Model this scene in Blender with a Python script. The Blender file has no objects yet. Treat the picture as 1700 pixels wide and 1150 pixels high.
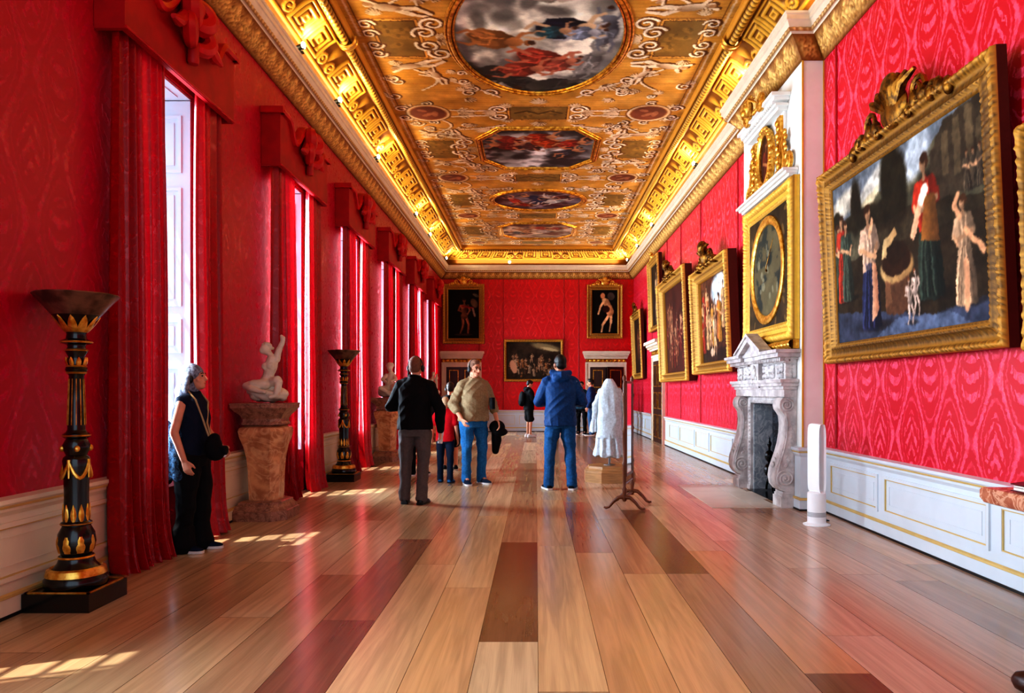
import bpy, math, random
import numpy as np
from mathutils import Vector, Matrix, Euler
random.seed(7); np.random.seed(7)
sc = bpy.context.scene
COL = sc.collection
PI = math.pi
# ------------------------------------------------------------------ room dimensions (metres)
XL, XR, YB, YN = -3.25, 3.33, 25.3, -3.0
BX, BY0, BY1 = 3.08, 8.57, 10.98          # chimney breast
ZCOR, ZCEIL = 5.2, 6.17
WIN = [3.15, 6.42, 9.73, 12.95, 16.18, 19.42, 22.62]   # window centres along the left wall

def lin(c):
    c = np.asarray(c, float) / 255.0
    return np.where(c <= 0.04045, c / 12.92, ((c + 0.055) / 1.055) ** 2.4)

# ------------------------------------------------------------------ mesh builder
class MB:
    def __init__(s): s.v = []; s.f = []
    def add(s, V, F):
        o = len(s.v); s.v.extend([tuple(map(float, p)) for p in V]); s.f.extend([tuple(int(i) + o for i in q) for q in F]); return s
    def box(s, x0, x1, y0, y1, z0, z1):
        return s.add([(x0,y0,z0),(x1,y0,z0),(x1,y1,z0),(x0,y1,z0),(x0,y0,z1),(x1,y0,z1),(x1,y1,z1),(x0,y1,z1)],
                     [(0,3,2,1),(4,5,6,7),(0,1,5,4),(1,2,6,5),(2,3,7,6),(3,0,4,7)])
    def loft(s, rings, cap=True, closed=True):
        n = len(rings[0]); V = [p for r in rings for p in r]; F = []
        m = n if closed else n - 1
        for i in range(len(rings) - 1):
            for j in range(m):
                a = i*n + j; b = i*n + (j+1) % n
                F.append((a, b, b+n, a+n))
        if cap and closed:
            F.append(tuple(range(n-1, -1, -1))); o = (len(rings)-1)*n; F.append(tuple(range(o, o+n)))
        return s.add(V, F)
    def lathe(s, prof, c=(0,0,0), seg=24, cap=True):
        return s.loft([[(c[0]+r*math.cos(2*PI*k/seg), c[1]+r*math.sin(2*PI*k/seg), c[2]+z) for k in range(seg)] for r, z in prof], cap)
    def tube(s, pts, r, seg=8, cap=True):
        pts = [Vector(p) for p in pts]; n = len(pts)
        rs = r if isinstance(r, (list, tuple)) else [r]*n
        rings = []; up = None
        for i, p in enumerate(pts):
            t = (pts[min(i+1, n-1)] - pts[max(i-1, 0)])
            t = t.normalized() if t.length > 1e-9 else Vector((0,0,1))
            if up is None:
                up = Vector((0,0,1)) if abs(t.z) < .9 else Vector((1,0,0))
            a = t.cross(up)
            if a.length < 1e-6: a = t.cross(Vector((0,1,0)))
            a.normalize(); b = a.cross(t); up = b
            rings.append([p + (a*math.cos(2*PI*k/seg) + b*math.sin(2*PI*k/seg))*rs[i] for k in range(seg)])
        return s.loft(rings, cap)
    def cap(s, a, b, ra, rb=None, seg=12):
        """round-ended tapered capsule"""
        rb = ra if rb is None else rb
        a = Vector(a); b = Vector(b); d = b - a; L = d.length
        d = d.normalized() if L > 1e-6 else Vector((0,0,1))
        pts = [a - d*ra*.95, a - d*ra*.8, a - d*ra*.4, a, b, b + d*rb*.4, b + d*rb*.8, b + d*rb*.95]
        rs = [ra*.3, ra*.6, ra*.92, ra, rb, rb*.92, rb*.6, rb*.3]
        return s.tube(pts, rs, seg)
    def chain(s, pts, rs, seg=12):
        for i in range(len(pts)-1): s.cap(pts[i], pts[i+1], rs[i], rs[i+1], seg)
        return s
    def ell(s, c, r, R=None, seg=20, rings=12):
        V = []; c = Vector(c)
        for i in range(rings+1):
            th = PI*min(max(i/rings, .012), .988)
            V.append([])
            for k in range(seg):
                p = Vector((r[0]*math.sin(th)*math.cos(2*PI*k/seg), r[1]*math.sin(th)*math.sin(2*PI*k/seg), r[2]*math.cos(PI*i/rings)))
                if R is not None: p = R @ p
                V[-1].append(c + p)
        return s.loft(V[::-1], True)
    def prism(s, poly, ax, a0, a1):
        def P(u, w, a): return {'x': (a,u,w), 'y': (u,a,w), 'z': (u,w,a)}[ax]
        n = len(poly)
        return s.add([P(u,w,a0) for u,w in poly] + [P(u,w,a1) for u,w in poly],
                     [tuple(range(n-1,-1,-1)), tuple(range(n,2*n))] + [(i,(i+1)%n,n+(i+1)%n,n+i) for i in range(n)])
    def grid(s, P):
        P = np.asarray(P); n, m = P.shape[:2]
        i, j = np.meshgrid(np.arange(n-1), np.arange(m-1), indexing='ij')
        a = (i*m + j).ravel()
        return s.add(P.reshape(-1,3).tolist(), np.stack([a, a+m, a+m+1, a+1], 1).tolist())
    def xf(s, M, start=0):
        s.v[start:] = [tuple(M @ Vector(p)) for p in s.v[start:]]; return s
    def build(s, name, m, parent=None, smooth=40, loc=None):
        me = bpy.data.meshes.new(name); me.from_pydata(s.v, [], s.f); me.update()
        return link(name, me, m, parent, smooth, loc)

def link(name, me, m, parent=None, smooth=40, loc=None):
    o = bpy.data.objects.new(name, me); COL.objects.link(o)
    if m is not None:
        me.materials.clear()
        for mm in (m if isinstance(m, (list, tuple)) else [m]): me.materials.append(mm)
    if smooth:
        me.polygons.foreach_set('use_smooth', [True]*len(me.polygons))
        if smooth < 180: me.set_sharp_from_angle(angle=math.radians(smooth))
    if parent is not None: o.parent = parent
    if loc is not None: o.location = loc
    return o

def fixnorm(me):
    import bmesh
    b = bmesh.new(); b.from_mesh(me); bmesh.ops.recalc_face_normals(b, faces=b.faces); b.to_mesh(me); b.free(); return me

def remesh(mb, voxel, it=3, fac=.5):
    me = bpy.data.meshes.new('tmp'); me.from_pydata(mb.v, [], mb.f); me.update(); fixnorm(me)
    o = bpy.data.objects.new('tmp', me); COL.objects.link(o)
    r = o.modifiers.new('r', 'REMESH'); r.mode = 'VOXEL'; r.voxel_size = voxel
    if it:
        q = o.modifiers.new('s', 'SMOOTH'); q.factor = fac; q.iterations = it
    dg = bpy.context.evaluated_depsgraph_get(); dg.update()
    out = bpy.data.meshes.new_from_object(o.evaluated_get(dg))
    bpy.data.objects.remove(o); bpy.data.meshes.remove(me)
    return out

def co(me):
    a = np.empty(len(me.vertices)*3, np.float32); me.vertices.foreach_get('co', a); return a.reshape(-1,3)
def nrm(me):
    a = np.empty(len(me.vertices)*3, np.float32); me.vertices.foreach_get('normal', a); return a.reshape(-1,3)
def setco(me, a):
    me.vertices.foreach_set('co', np.asarray(a, np.float32).ravel()); me.update()

def empty(name, loc, rz=0, rx=0):
    o = bpy.data.objects.new(name, None); COL.objects.link(o); o.location = loc; o.rotation_euler = (rx, 0, rz); o.empty_display_size = .1; return o
def tag(o, label=None, cat=None, group=None, kind=None):
    if label: o['label'] = label
    if cat: o['category'] = cat
    if group: o['group'] = group
    if kind: o['kind'] = kind
    return o
def thing(name, label, cat, loc=(0,0,0), rz=0, group=None, rx=0):
    return tag(empty(name, loc, rz, rx), label, cat, group)
def struct(o): o['kind'] = 'structure'; return o
def copy_tree(o, parent=None):
    c = o.copy(); COL.objects.link(c); c.parent = parent
    for ch in [k for k in o.children]: copy_tree(ch, c)
    return c

# ------------------------------------------------------------------ node helpers / materials
class NT:
    def __init__(s, m): s.t = m.node_tree; s.n = s.t.nodes; s.l = s.t.links
    def new(s, ty, **kw):
        nd = s.n.new(ty)
        for k, v in kw.items(): setattr(nd, k, v)
        return nd
    def put(s, sock, v):
        if hasattr(v, 'is_output') or hasattr(v, 'links'): s.l.new(v, sock)
        else: sock.default_value = v
    def math(s, op, a, b=0.0, c=0.0, clamp=False):
        nd = s.new('ShaderNodeMath', operation=op); nd.use_clamp = clamp
        s.put(nd.inputs[0], a); s.put(nd.inputs[1], b); s.put(nd.inputs[2], c); return nd.outputs[0]
    def step(s, x, a, b):
        nd = s.new('ShaderNodeMapRange', interpolation_type='SMOOTHSTEP')
        s.put(nd.inputs[0], x); nd.inputs[1].default_value = a; nd.inputs[2].default_value = b; return nd.outputs[0]
    def noise(s, vec, scale, detail=3, rough=.55):
        nd = s.new('ShaderNodeTexNoise'); s.put(nd.inputs['Vector'], vec); nd.inputs['Scale'].default_value = scale
        nd.inputs['Detail'].default_value = detail; nd.inputs['Roughness'].default_value = rough; return nd.outputs[0]
    def mix(s, f, a, b):
        nd = s.new('ShaderNodeMix', data_type='RGBA'); s.put(nd.inputs[0], f)
        for k, v in ((6, a), (7, b)):
            if hasattr(v, 'links'): s.l.new(v, nd.inputs[k])
            else: nd.inputs[k].default_value = (*v[:3], 1)
        return nd.outputs[2]
    def bump(s, h, strength, dist=.01):
        nd = s.new('ShaderNodeBump'); nd.inputs['Strength'].default_value = strength; nd.inputs['Distance'].default_value = dist
        s.put(nd.inputs['Height'], h); return nd.outputs[0]
    def objco(s, sx=1, sy=1, sz=1):
        tc = s.new('ShaderNodeTexCoord'); mp = s.new('ShaderNodeMapping'); mp.inputs['Scale'].default_value = (sx, sy, sz)
        s.l.new(tc.outputs['Object'], mp.inputs['Vector']); return mp.outputs[0]

def newmat(name):
    m = bpy.data.materials.new(name); m.use_nodes = True; nt = NT(m)
    return m, nt, nt.n['Principled BSDF']
def setp(b, **kw):
    for k, v in kw.items():
        i = b.inputs[{'rough':'Roughness','metal':'Metallic','spec':'Specular IOR Level','coat':'Coat Weight','sheen':'Sheen Weight','coatr':'Coat Roughness'}.get(k, k)]
        i.default_value = v

def simple(name, col, rough=.5, metal=0, var=.15, scale=12, bump=0, bscale=40, bdist=.004, stretch=(1,1,1), col2=None, spec=.5, coat=0):
    """colour varied by noise, optional bump"""
    m, nt, b = newmat(name); v = nt.objco(*stretch)
    c = lin(col); c2 = lin(col2) if col2 is not None else c*(1-var)
    f = nt.noise(v, scale, 4)
    nt.l.new(nt.mix(nt.step(f, .35, .65), c, c2), b.inputs['Base Color'])
    setp(b, rough=rough, metal=metal, spec=spec, coat=coat)
    if bump: nt.l.new(nt.bump(nt.noise(v, bscale, 4), bump, bdist), b.inputs['Normal'])
    return m

def attrmat(name, rough=.5, metal=0, spec=.4, bump=0, bscale=60, bdist=.004, coat=0):
    m, nt, b = newmat(name)
    a = nt.new('ShaderNodeAttribute'); a.attribute_name = 'Col'
    v = nt.objco(); f = nt.noise(v, 35, 3)
    h = nt.new('ShaderNodeHueSaturation'); nt.l.new(a.outputs['Color'], h.inputs['Color'])
    nt.l.new(nt.math('MULTIPLY_ADD', f, .3, .85), h.inputs['Value']); nt.l.new(h.outputs[0], b.inputs['Base Color'])
    setp(b, rough=rough, metal=metal, spec=spec, coat=coat)
    if bump: nt.l.new(nt.bump(nt.noise(v, bscale, 4), bump, bdist), b.inputs['Normal'])
    return m

def marble(name, c1, c2, c3, scale=3, rough=.25, dist=2.5, vs=.75):
    m, nt, b = newmat(name); v = nt.objco()
    w = nt.new('ShaderNodeTexNoise'); nt.l.new(v, w.inputs['Vector']); w.inputs['Scale'].default_value = scale
    w.inputs['Detail'].default_value = 6; w.inputs['Distortion'].default_value = dist
    n2 = nt.noise(v, scale*2.3, 5)
    base = nt.mix(nt.step(n2, .35, .65), lin(c1), lin(c2))
    vein = nt.math('SUBTRACT', 1.0, nt.step(nt.math('ABSOLUTE', nt.math('SUBTRACT', w.outputs[0], .5)), 0, .06))
    nt.l.new(nt.mix(nt.math('MULTIPLY', vein, vs), base, lin(c3)), b.inputs['Base Color']); setp(b, rough=rough)
    return m

def damask(name, c0, c1, axis, P=.46, Q=.74, rough=.42, amt=.8, sheen=.0, trans=0, r2=None):
    """silk damask: ogee trellis with leafy motifs, woven in a second tone"""
    m, nt, b = newmat(name)
    tc = nt.new('ShaderNodeTexCoord'); sp = nt.new('ShaderNodeSeparateXYZ')
    nz = nt.new('ShaderNodeTexNoise'); nz.inputs['Scale'].default_value = 26; nz.inputs['Detail'].default_value = 3
    nt.l.new(tc.outputs['Object'], nz.inputs['Vector'])
    add = nt.new('ShaderNodeVectorMath', operation='MULTIPLY_ADD'); nt.l.new(nz.outputs['Color'], add.inputs[0])
    add.inputs[1].default_value = (.06,)*3; nt.l.new(tc.outputs['Object'], add.inputs[2])
    nt.l.new(add.outputs[0], sp.inputs[0])
    u = sp.outputs['X' if axis == 'x' else 'Y']; z = sp.outputs['Z']
    s_ = nt.math('MULTIPLY', u, 2*PI/P); t_ = nt.math('MULTIPLY', z, 2*PI/Q)
    f = nt.math('MULTIPLY_ADD', nt.math('COSINE', t_), .82, nt.math('COSINE', s_))
    af = nt.math('ABSOLUTE', f)
    band = nt.math('ADD', nt.math('SUBTRACT', 1.0, nt.step(af, .13, .22)), nt.math('MULTIPLY', nt.math('SUBTRACT', nt.step(af, .44, .5), nt.step(af, .58, .66)), .6))       # leafy ribbon along the ogee
    core = nt.step(af, 1.28, 1.36)                                                # palmette in the middle
    ring = nt.math('SUBTRACT', nt.step(af, .98, 1.04), nt.step(af, 1.14, 1.2))
    pet = nt.step(nt.math('SINE', nt.math('MULTIPLY', nt.math('ADD', nt.math('ABSOLUTE', nt.math('SINE', nt.math('MULTIPLY', s_, .5))), nt.math('MULTIPLY', z, 3.0)), 14.0)), -.1, .3)
    pat = nt.math('ADD', band, nt.math('MULTIPLY', nt.math('MAXIMUM', core, ring), pet), clamp=True)
    fine = nt.step(nz.outputs[0], .40, .56)
    pat = nt.math('MULTIPLY', pat, nt.math('MULTIPLY_ADD', fine, .6, .4))
    nt.l.new(nt.mix(nt.math('MULTIPLY', pat, amt), lin(c0), lin(c1)), b.inputs['Base Color'])
    r2 = rough - .16 if r2 is None else r2
    nt.l.new(nt.math('MULTIPLY_ADD', pat, r2 - rough, rough), b.inputs['Roughness'])
    setp(b, spec=.5, sheen=sheen)
    nt.l.new(nt.bump(pat, .25, .004), b.inputs['Normal'])
    if trans:
        tr = nt.new('ShaderNodeBsdfTranslucent'); tr.inputs[0].default_value = (*lin(c1), 1)
        mx = nt.new('ShaderNodeMixShader'); mx.inputs[0].default_value = trans
        nt.l.new(b.outputs[0], mx.inputs[1]); nt.l.new(tr.outputs[0], mx.inputs[2])
        nt.l.new(mx.outputs[0], nt.n['Material Output'].inputs['Surface'])
    return m

M = {}
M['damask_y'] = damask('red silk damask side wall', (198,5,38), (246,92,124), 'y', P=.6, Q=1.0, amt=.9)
M['damask_l'] = damask('red silk damask window wall', (172,0,42), (198,12,66), 'y', P=.6, Q=1.0, amt=.6)  # same silk; weaker pattern and magenta base put shade and skylight into colour
M['damask_x'] = damask('red silk damask end wall', (194,2,12), (226,26,34), 'x', P=.5, Q=.85, amt=.8)
M['curtain'] = damask('red curtain silk', (160,0,18), (204,8,36), 'y', P=.3, Q=.5, rough=.4, amt=.3, trans=.07)
M['pelmet'] = simple('red pelmet silk', (170,2,20), .55, var=.2, scale=5, bump=.2, bscale=80)
M['pelmet2'] = simple('red pelmet braid', (190,6,24), .45, var=.2, scale=8)
M['shutter'] = simple('pale blue white shutter paint', (206,222,234), .4, var=.03, scale=3)
M['palegilt'] = simple('pale gilt line', (216,188,122), .4, metal=.2, var=.1, scale=6)
M['white'] = simple('white wall paint', (232,232,228), .35, var=.05, scale=4)
M['cream'] = simple('cream wall paint', (226,216,192), .4, var=.06, scale=4)
M['offwhite'] = simple('off white stone paint', (222,206,184), .5, var=.08, scale=5)
M['gilt'] = simple('gilding', (228,176,74), .32, metal=.8, col2=(160,100,20), scale=14, bump=.5, bscale=60)
M['giltl'] = simple('bright gilding', (238,194,98), .3, metal=.7, col2=(196,132,34), scale=20, bump=.3, bscale=70)
M['giltd'] = simple('dark gilding', (150,104,34), .36, metal=.8, col2=(70,44,14), scale=16, bump=.5, bscale=60)
M['giltp'] = simple('gold paint', (226,182,70), .45, metal=.25, var=.15, scale=6)
M['ebony'] = simple('black ebonised wood', (20,17,16), .22, var=.4, scale=8, coat=.3)
M['bowl'] = simple('dark bronze bowl', (140,108,92), .28, metal=.6, col2=(84,64,56), scale=9)
M['wood'] = simple('mid brown wood', (118,66,36), .35, var=.35, scale=5, stretch=(6,6,.8))
M['woodl'] = simple('pale oak', (176,132,88), .4, var=.25, scale=5, stretch=(1,1,8))
M['wooddk'] = simple('dark mahogany', (58,26,18), .35, var=.4, scale=4, stretch=(5,5,.6))
M['sidewood'] = simple('frame back wood', (86,40,24), .5, var=.3, scale=5)
M['pinkmarble'] = marble('brown pink marble', (214,164,122), (172,120,86), (226,190,150), 3.2, .22, vs=.5)
M['basemarble'] = marble('mottled base marble', (160,120,100), (122,88,72), (190,156,134), 8, .3, vs=.5)
M['tablemarble'] = marble('table top marble', (186,120,92), (160,94,72), (226,180,150), 5, .25)
M['statuary'] = simple('weathered white marble', (222,212,192), .45, var=.14, scale=7, bump=.15, bscale=30)
M['fpmarble'] = simple('grey white carved marble', (206,200,198), .42, col2=(168,160,160), scale=7, bump=.2, bscale=45)
M['slate'] = marble('pale slip marble', (168,176,184), (140,150,160), (200,206,210), 4, .25)
M['soot'] = marble('dark fireback slate', (36,42,50), (22,26,32), (70,80,92), 5, .35)
M['iron'] = simple('polished black iron', (18,18,20), .18, metal=.6, var=.2)
M['hearth'] = simple('pale hearth stone', (214,202,188), .3, var=.1, scale=3)
M['plastic'] = simple('white plastic', (236,238,240), .3, var=.02)
M['greyp'] = simple('grey print', (150,152,156), .4, var=.05)
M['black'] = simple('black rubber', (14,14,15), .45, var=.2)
M['lead'] = simple('window bar paint', (226,230,230), .4, var=.04)
M['leather'] = simple('dark red leather', (90,6,18), .35, var=.25, scale=20, bump=.2, bscale=90)
M['paper'] = simple('white paper', (228,220,210), .6, var=.05)
M['lace'] = simple('white lace cloth', (200,212,222), .7, var=.22, scale=30, bump=.6, bscale=60, bdist=.008)
M['steel'] = simple('grey steel', (150,150,156), .3, metal=.8, var=.1)
M['canvas'] = attrmat('oil painting', .6, spec=.15, bump=.1, bscale=50, bdist=.002)
M['mural'] = attrmat('ceiling mural', .6, spec=.25)
M['gcove'] = attrmat('gilded cove', .5, metal=.3, spec=.4, bump=.3, bscale=50)
M['lens'], _nt, _b = newmat('warm lamp lens'); _b.inputs['Emission Color'].default_value = (1,.82,.55,1); _b.inputs['Emission Strength'].default_value = 30
M['mirror'] = simple('old mirror glass', (214,206,204), .06, metal=1, var=.04)
# window glass: thin pane
m, nt, b = newmat('window glass')
gl = nt.new('ShaderNodeBsdfGlossy'); gl.inputs['Roughness'].default_value = .02
tp = nt.new('ShaderNodeBsdfTransparent'); mx = nt.new('ShaderNodeMixShader')
mx.inputs[0].default_value = .05
nt.l.new(tp.outputs[0], mx.inputs[1]); nt.l.new(gl.outputs[0], mx.inputs[2])
nt.l.new(mx.outputs[0], nt.n['Material Output'].inputs['Surface']); M['glass'] = m
# floor boards: colour per board (attribute), board-local UV for grain and joints
m, nt, b = newmat('oak floorboards')
a = nt.new('ShaderNodeAttribute'); a.attribute_name = 'Col'
uv = nt.new('ShaderNodeUVMap'); uv.uv_map = 'UVMap'
mp = nt.new('ShaderNodeMapping'); mp.inputs['Scale'].default_value = (7, .32, 1); nt.l.new(uv.outputs[0], mp.inputs[0])
g1 = nt.new('ShaderNodeTexNoise'); nt.l.new(mp.outputs[0], g1.inputs['Vector']); g1.inputs['Scale'].default_value = 2.2; g1.inputs['Detail'].default_value = 5; g1.inputs['Distortion'].default_value = 1.4
mp2 = nt.new('ShaderNodeMapping'); mp2.inputs['Scale'].default_value = (95, 1.6, 1); nt.l.new(uv.outputs[0], mp2.inputs[0])
g2 = nt.new('ShaderNodeTexNoise'); nt.l.new(mp2.outputs[0], g2.inputs['Vector']); g2.inputs['Scale'].default_value = 2.0; g2.inputs['Detail'].default_value = 4
val = nt.math('ADD', nt.math('MULTIPLY_ADD', nt.step(g1.outputs[0], .3, .7), .26, .77), nt.math('MULTIPLY', g2.outputs[0], .26))
hs = nt.new('ShaderNodeHueSaturation'); nt.l.new(a.outputs['Color'], hs.inputs['Color']); nt.l.new(val, hs.inputs['Value'])
nt.l.new(hs.outputs[0], b.inputs['Base Color'])
nt.l.new(nt.math('MULTIPLY_ADD', g1.outputs[0], .14, .15), b.inputs['Roughness'])
setp(b, spec=.65, coat=.12, coatr=.12)
nt.l.new(nt.bump(g2.outputs[0], .05, .002), b.inputs['Normal']); M['floor'] = m

def cloth(name, col, rough=.8, var=.12, scale=40, col2=None):
    return simple(name, col, rough, var=var, scale=scale, bump=.25, bscale=140, bdist=.002, col2=col2, spec=.25)

# ------------------------------------------------------------------ numpy painter for murals and canvases
def vnoise(n, m, fn, fm, seed):
    r = np.random.RandomState(seed).rand(fn+2, fm+2)
    y = np.linspace(0, fn, n); x = np.linspace(0, fm, m)
    yi = np.minimum(y.astype(int), fn); xi = np.minimum(x.astype(int), fm)
    fy = y-yi; fx = x-xi; fy = fy*fy*(3-2*fy); fx = fx*fx*(3-2*fx)
    a = r[yi][:, xi]; b_ = r[yi][:, xi+1]; c = r[yi+1][:, xi]; d = r[yi+1][:, xi+1]
    return (a*(1-fx)+b_*fx)*(1-fy)[:, None] + (c*(1-fx)+d*fx)*fy[:, None]
def fbm(n, m, fn, fm, seed, oc=4):
    t = 0; w = 0
    for k in range(oc):
        t = t + vnoise(n, m, int(fn*2**k), int(fm*2**k), seed+k)*.5**k; w += .5**k
    return t/w

class Cv:
    """w x h metres, origin at bottom-left; rgb stored 0..255 sRGB"""
    def __init__(s, w, h, res, base, warp=.0, seed=1):
        s.w, s.h = w, h; s.m = max(4, int(w/res)); s.n = max(4, int(h/res))
        s.x = np.linspace(0, w, s.m); s.y = np.linspace(0, h, s.n)
        s.X, s.Y = np.meshgrid(s.x, s.y)
        if warp:
            k = max(2, int(h/warp/3)); l = max(2, int(w/warp/3))
            s.X = s.X + (fbm(s.n, s.m, k, l, seed, 3)-.5)*warp*2; s.Y = s.Y + (fbm(s.n, s.m, k, l, seed+9, 3)-.5)*warp*2
        s.c = np.empty((s.n, s.m, 3)); s.c[:] = base; s.seed = seed
    def win(s, x0, x1, y0, y1, pad=.05):
        x0 -= pad; x1 += pad; y0 -= pad; y1 += pad
        j0 = max(0, int(x0/s.w*(s.m-1))); j1 = min(s.m, int(x1/s.w*(s.m-1))+2)
        i0 = max(0, int(y0/s.h*(s.n-1))); i1 = min(s.n, int(y1/s.h*(s.n-1))+2)
        return slice(i0, max(i0, i1)), slice(j0, max(j0, j1))
    def put(s, sl, a, col):
        a = np.clip(a, 0, 1)[..., None]; s.c[sl] = s.c[sl]*(1-a) + np.asarray(col, float)*a
    def ell(s, cx, cy, rx, ry, col, rot=0, soft=.12, a=1.0, shade=None):
        R = max(rx, ry)*1.3; sl = s.win(cx-R, cx+R, cy-R, cy+R)
        X = s.X[sl]-cx; Y = s.Y[sl]-cy; c, q = math.cos(rot), math.sin(rot)
        u = (X*c+Y*q)/rx; v = (-X*q+Y*c)/ry; d = np.hypot(u, v)
        al = a*np.clip((1-d)/max(soft, 1e-3)+.5, 0, 1)
        if shade is not None:
            t = np.clip(.5+.5*(-u*.6+v*.6), 0, 1)[..., None]
            col = np.asarray(shade, float)*(1-t) + np.asarray(col, float)*t
        s.put(sl, al, col); return s
    def ring(s, cx, cy, rx, ry, w, col, a=1.0):
        sl = s.win(cx-rx-w, cx+rx+w, cy-ry-w, cy+ry+w)
        X = s.X[sl]-cx; Y = s.Y[sl]-cy; d = np.abs(np.hypot(X/rx, Y/ry)-1)*min(rx, ry)
        s.put(sl, a*np.clip((w/2-d)/.012+.5, 0, 1), col); return s
    def poly(s, pts, col, a=1.0, shade=None):
        P = np.asarray(pts, float); sl = s.win(P[:,0].min(), P[:,0].max(), P[:,1].min(), P[:,1].max())
        X, Y = s.X[sl], s.Y[sl]; ins = np.zeros(X.shape, bool)
        for i in range(len(P)):
            x1, y1 = P[i]; x2, y2 = P[i-1]
            if y1 == y2: continue
            ins ^= ((y1 > Y) != (y2 > Y)) & (X < (x2-x1)*(Y-y1)/(y2-y1)+x1)
        if shade is not None:
            t = np.clip((X-P[:,0].min())/(np.ptp(P[:,0])+1e-6), 0, 1)[..., None]
            col = np.asarray(col, float)*(1-t)+np.asarray(shade, float)*t
        s.put(sl, ins*a, col); return s
    def rect(s, x0, x1, y0, y1, col, a=1.0): return s.poly([(x0,y0),(x1,y0),(x1,y1),(x0,y1)], col, a)
    def stroke(s, pts, w, col, a=1.0, w2=None, dash=0):
        P = np.asarray(pts, float); n = len(P); w2 = w if w2 is None else w2
        for i in range(n-1):
            ww = w+(w2-w)*i/max(1, n-1)
            if dash and i % 2: ww *= dash
            p, q = P[i], P[i+1]
            sl = s.win(min(p[0],q[0])-ww, max(p[0],q[0])+ww, min(p[1],q[1])-ww, max(p[1],q[1])+ww, .02)
            X = s.X[sl]-p[0]; Y = s.Y[sl]-p[1]; d = q-p; L2 = max(1e-9, d@d)
            t = np.clip((X*d[0]+Y*d[1])/L2, 0, 1); r = np.hypot(X-t*d[0], Y-t*d[1])
            s.put(sl, a*np.clip((ww/2-r)/.01+.5, 0, 1), col)
        return s
    def rnd(s, amt, f=8, seed=3, oc=5):
        k = fbm(s.n, s.m, max(2, int(f*s.h/max(s.w, s.h))), max(2, int(f*s.w/max(s.w, s.h))), seed, oc)
        s.c *= (1+amt*(k-.5)*2)[..., None]; return s
    def smear(s, amp, f, seed=1, blur=1):
        k = max(2, int(f*s.h)); l = max(2, int(f*s.w)); dx = (fbm(s.n, s.m, k, l, seed, 3)-.5)*amp*4; dy = (fbm(s.n, s.m, k, l, seed+50, 3)-.5)*amp*4
        j, i = np.meshgrid(np.arange(s.m), np.arange(s.n))
        jj = np.clip((j+dx/s.w*s.m).round().astype(int), 0, s.m-1); ii = np.clip((i+dy/s.h*s.n).round().astype(int), 0, s.n-1); c = s.c[ii, jj]
        for _ in range(blur):
            p = np.pad(c, ((1,1),(1,1),(0,0)), 'edge'); c = (p[1:-1,1:-1]*2+p[:-2,1:-1]+p[2:,1:-1]+p[1:-1,:-2]+p[1:-1,2:])/6
        s.c = c; return s
    def colour(s):
        c = lin(np.clip(s.c, 0, 255)).reshape(-1, 3); return np.concatenate([c, np.ones((len(c), 1))], 1)
    def mesh(s, name, place, m, parent=None, mask=None):
        """place(x, y) -> 3-D arrays"""
        xx, yy = np.meshgrid(s.x, s.y); P = np.stack(place(xx, yy), -1).reshape(-1, 3)
        i, j = np.meshgrid(np.arange(s.n-1), np.arange(s.m-1), indexing='ij'); a = (i*s.m+j).ravel()
        if mask is not None:
            k = mask(xx, yy); kk = (k[:-1,:-1] & k[1:,:-1] & k[:-1,1:] & k[1:,1:]).ravel(); a = a[kk]
        F = np.stack([a, a+1, a+s.m+1, a+s.m], 1)
        colr = s.colour()
        if mask is not None:
            used = np.zeros(len(P), bool); used[F.ravel()] = True; idx = np.cumsum(used)-1
            P = P[used]; colr = colr[used]; F = idx[F]
        return cmesh(name, P, F, colr, m, parent)

def cmesh(name, P, F, colr, m, parent=None, smooth=180):
    me = bpy.data.meshes.new(name); P = np.asarray(P, np.float32); F = np.asarray(F, np.int32)
    me.vertices.add(len(P)); me.vertices.foreach_set('co', P.ravel())
    k = F.shape[1]; me.loops.add(F.size); me.loops.foreach_set('vertex_index', F.ravel())
    me.polygons.add(len(F)); me.polygons.foreach_set('loop_start', np.arange(0, F.size, k, dtype=np.int32))
    at = me.color_attributes.new('Col', 'FLOAT_COLOR', 'POINT'); at.data.foreach_set('color', np.asarray(colr, np.float32).ravel())
    me.update(); me.validate()
    return link(name, me, m, parent, smooth)

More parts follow.
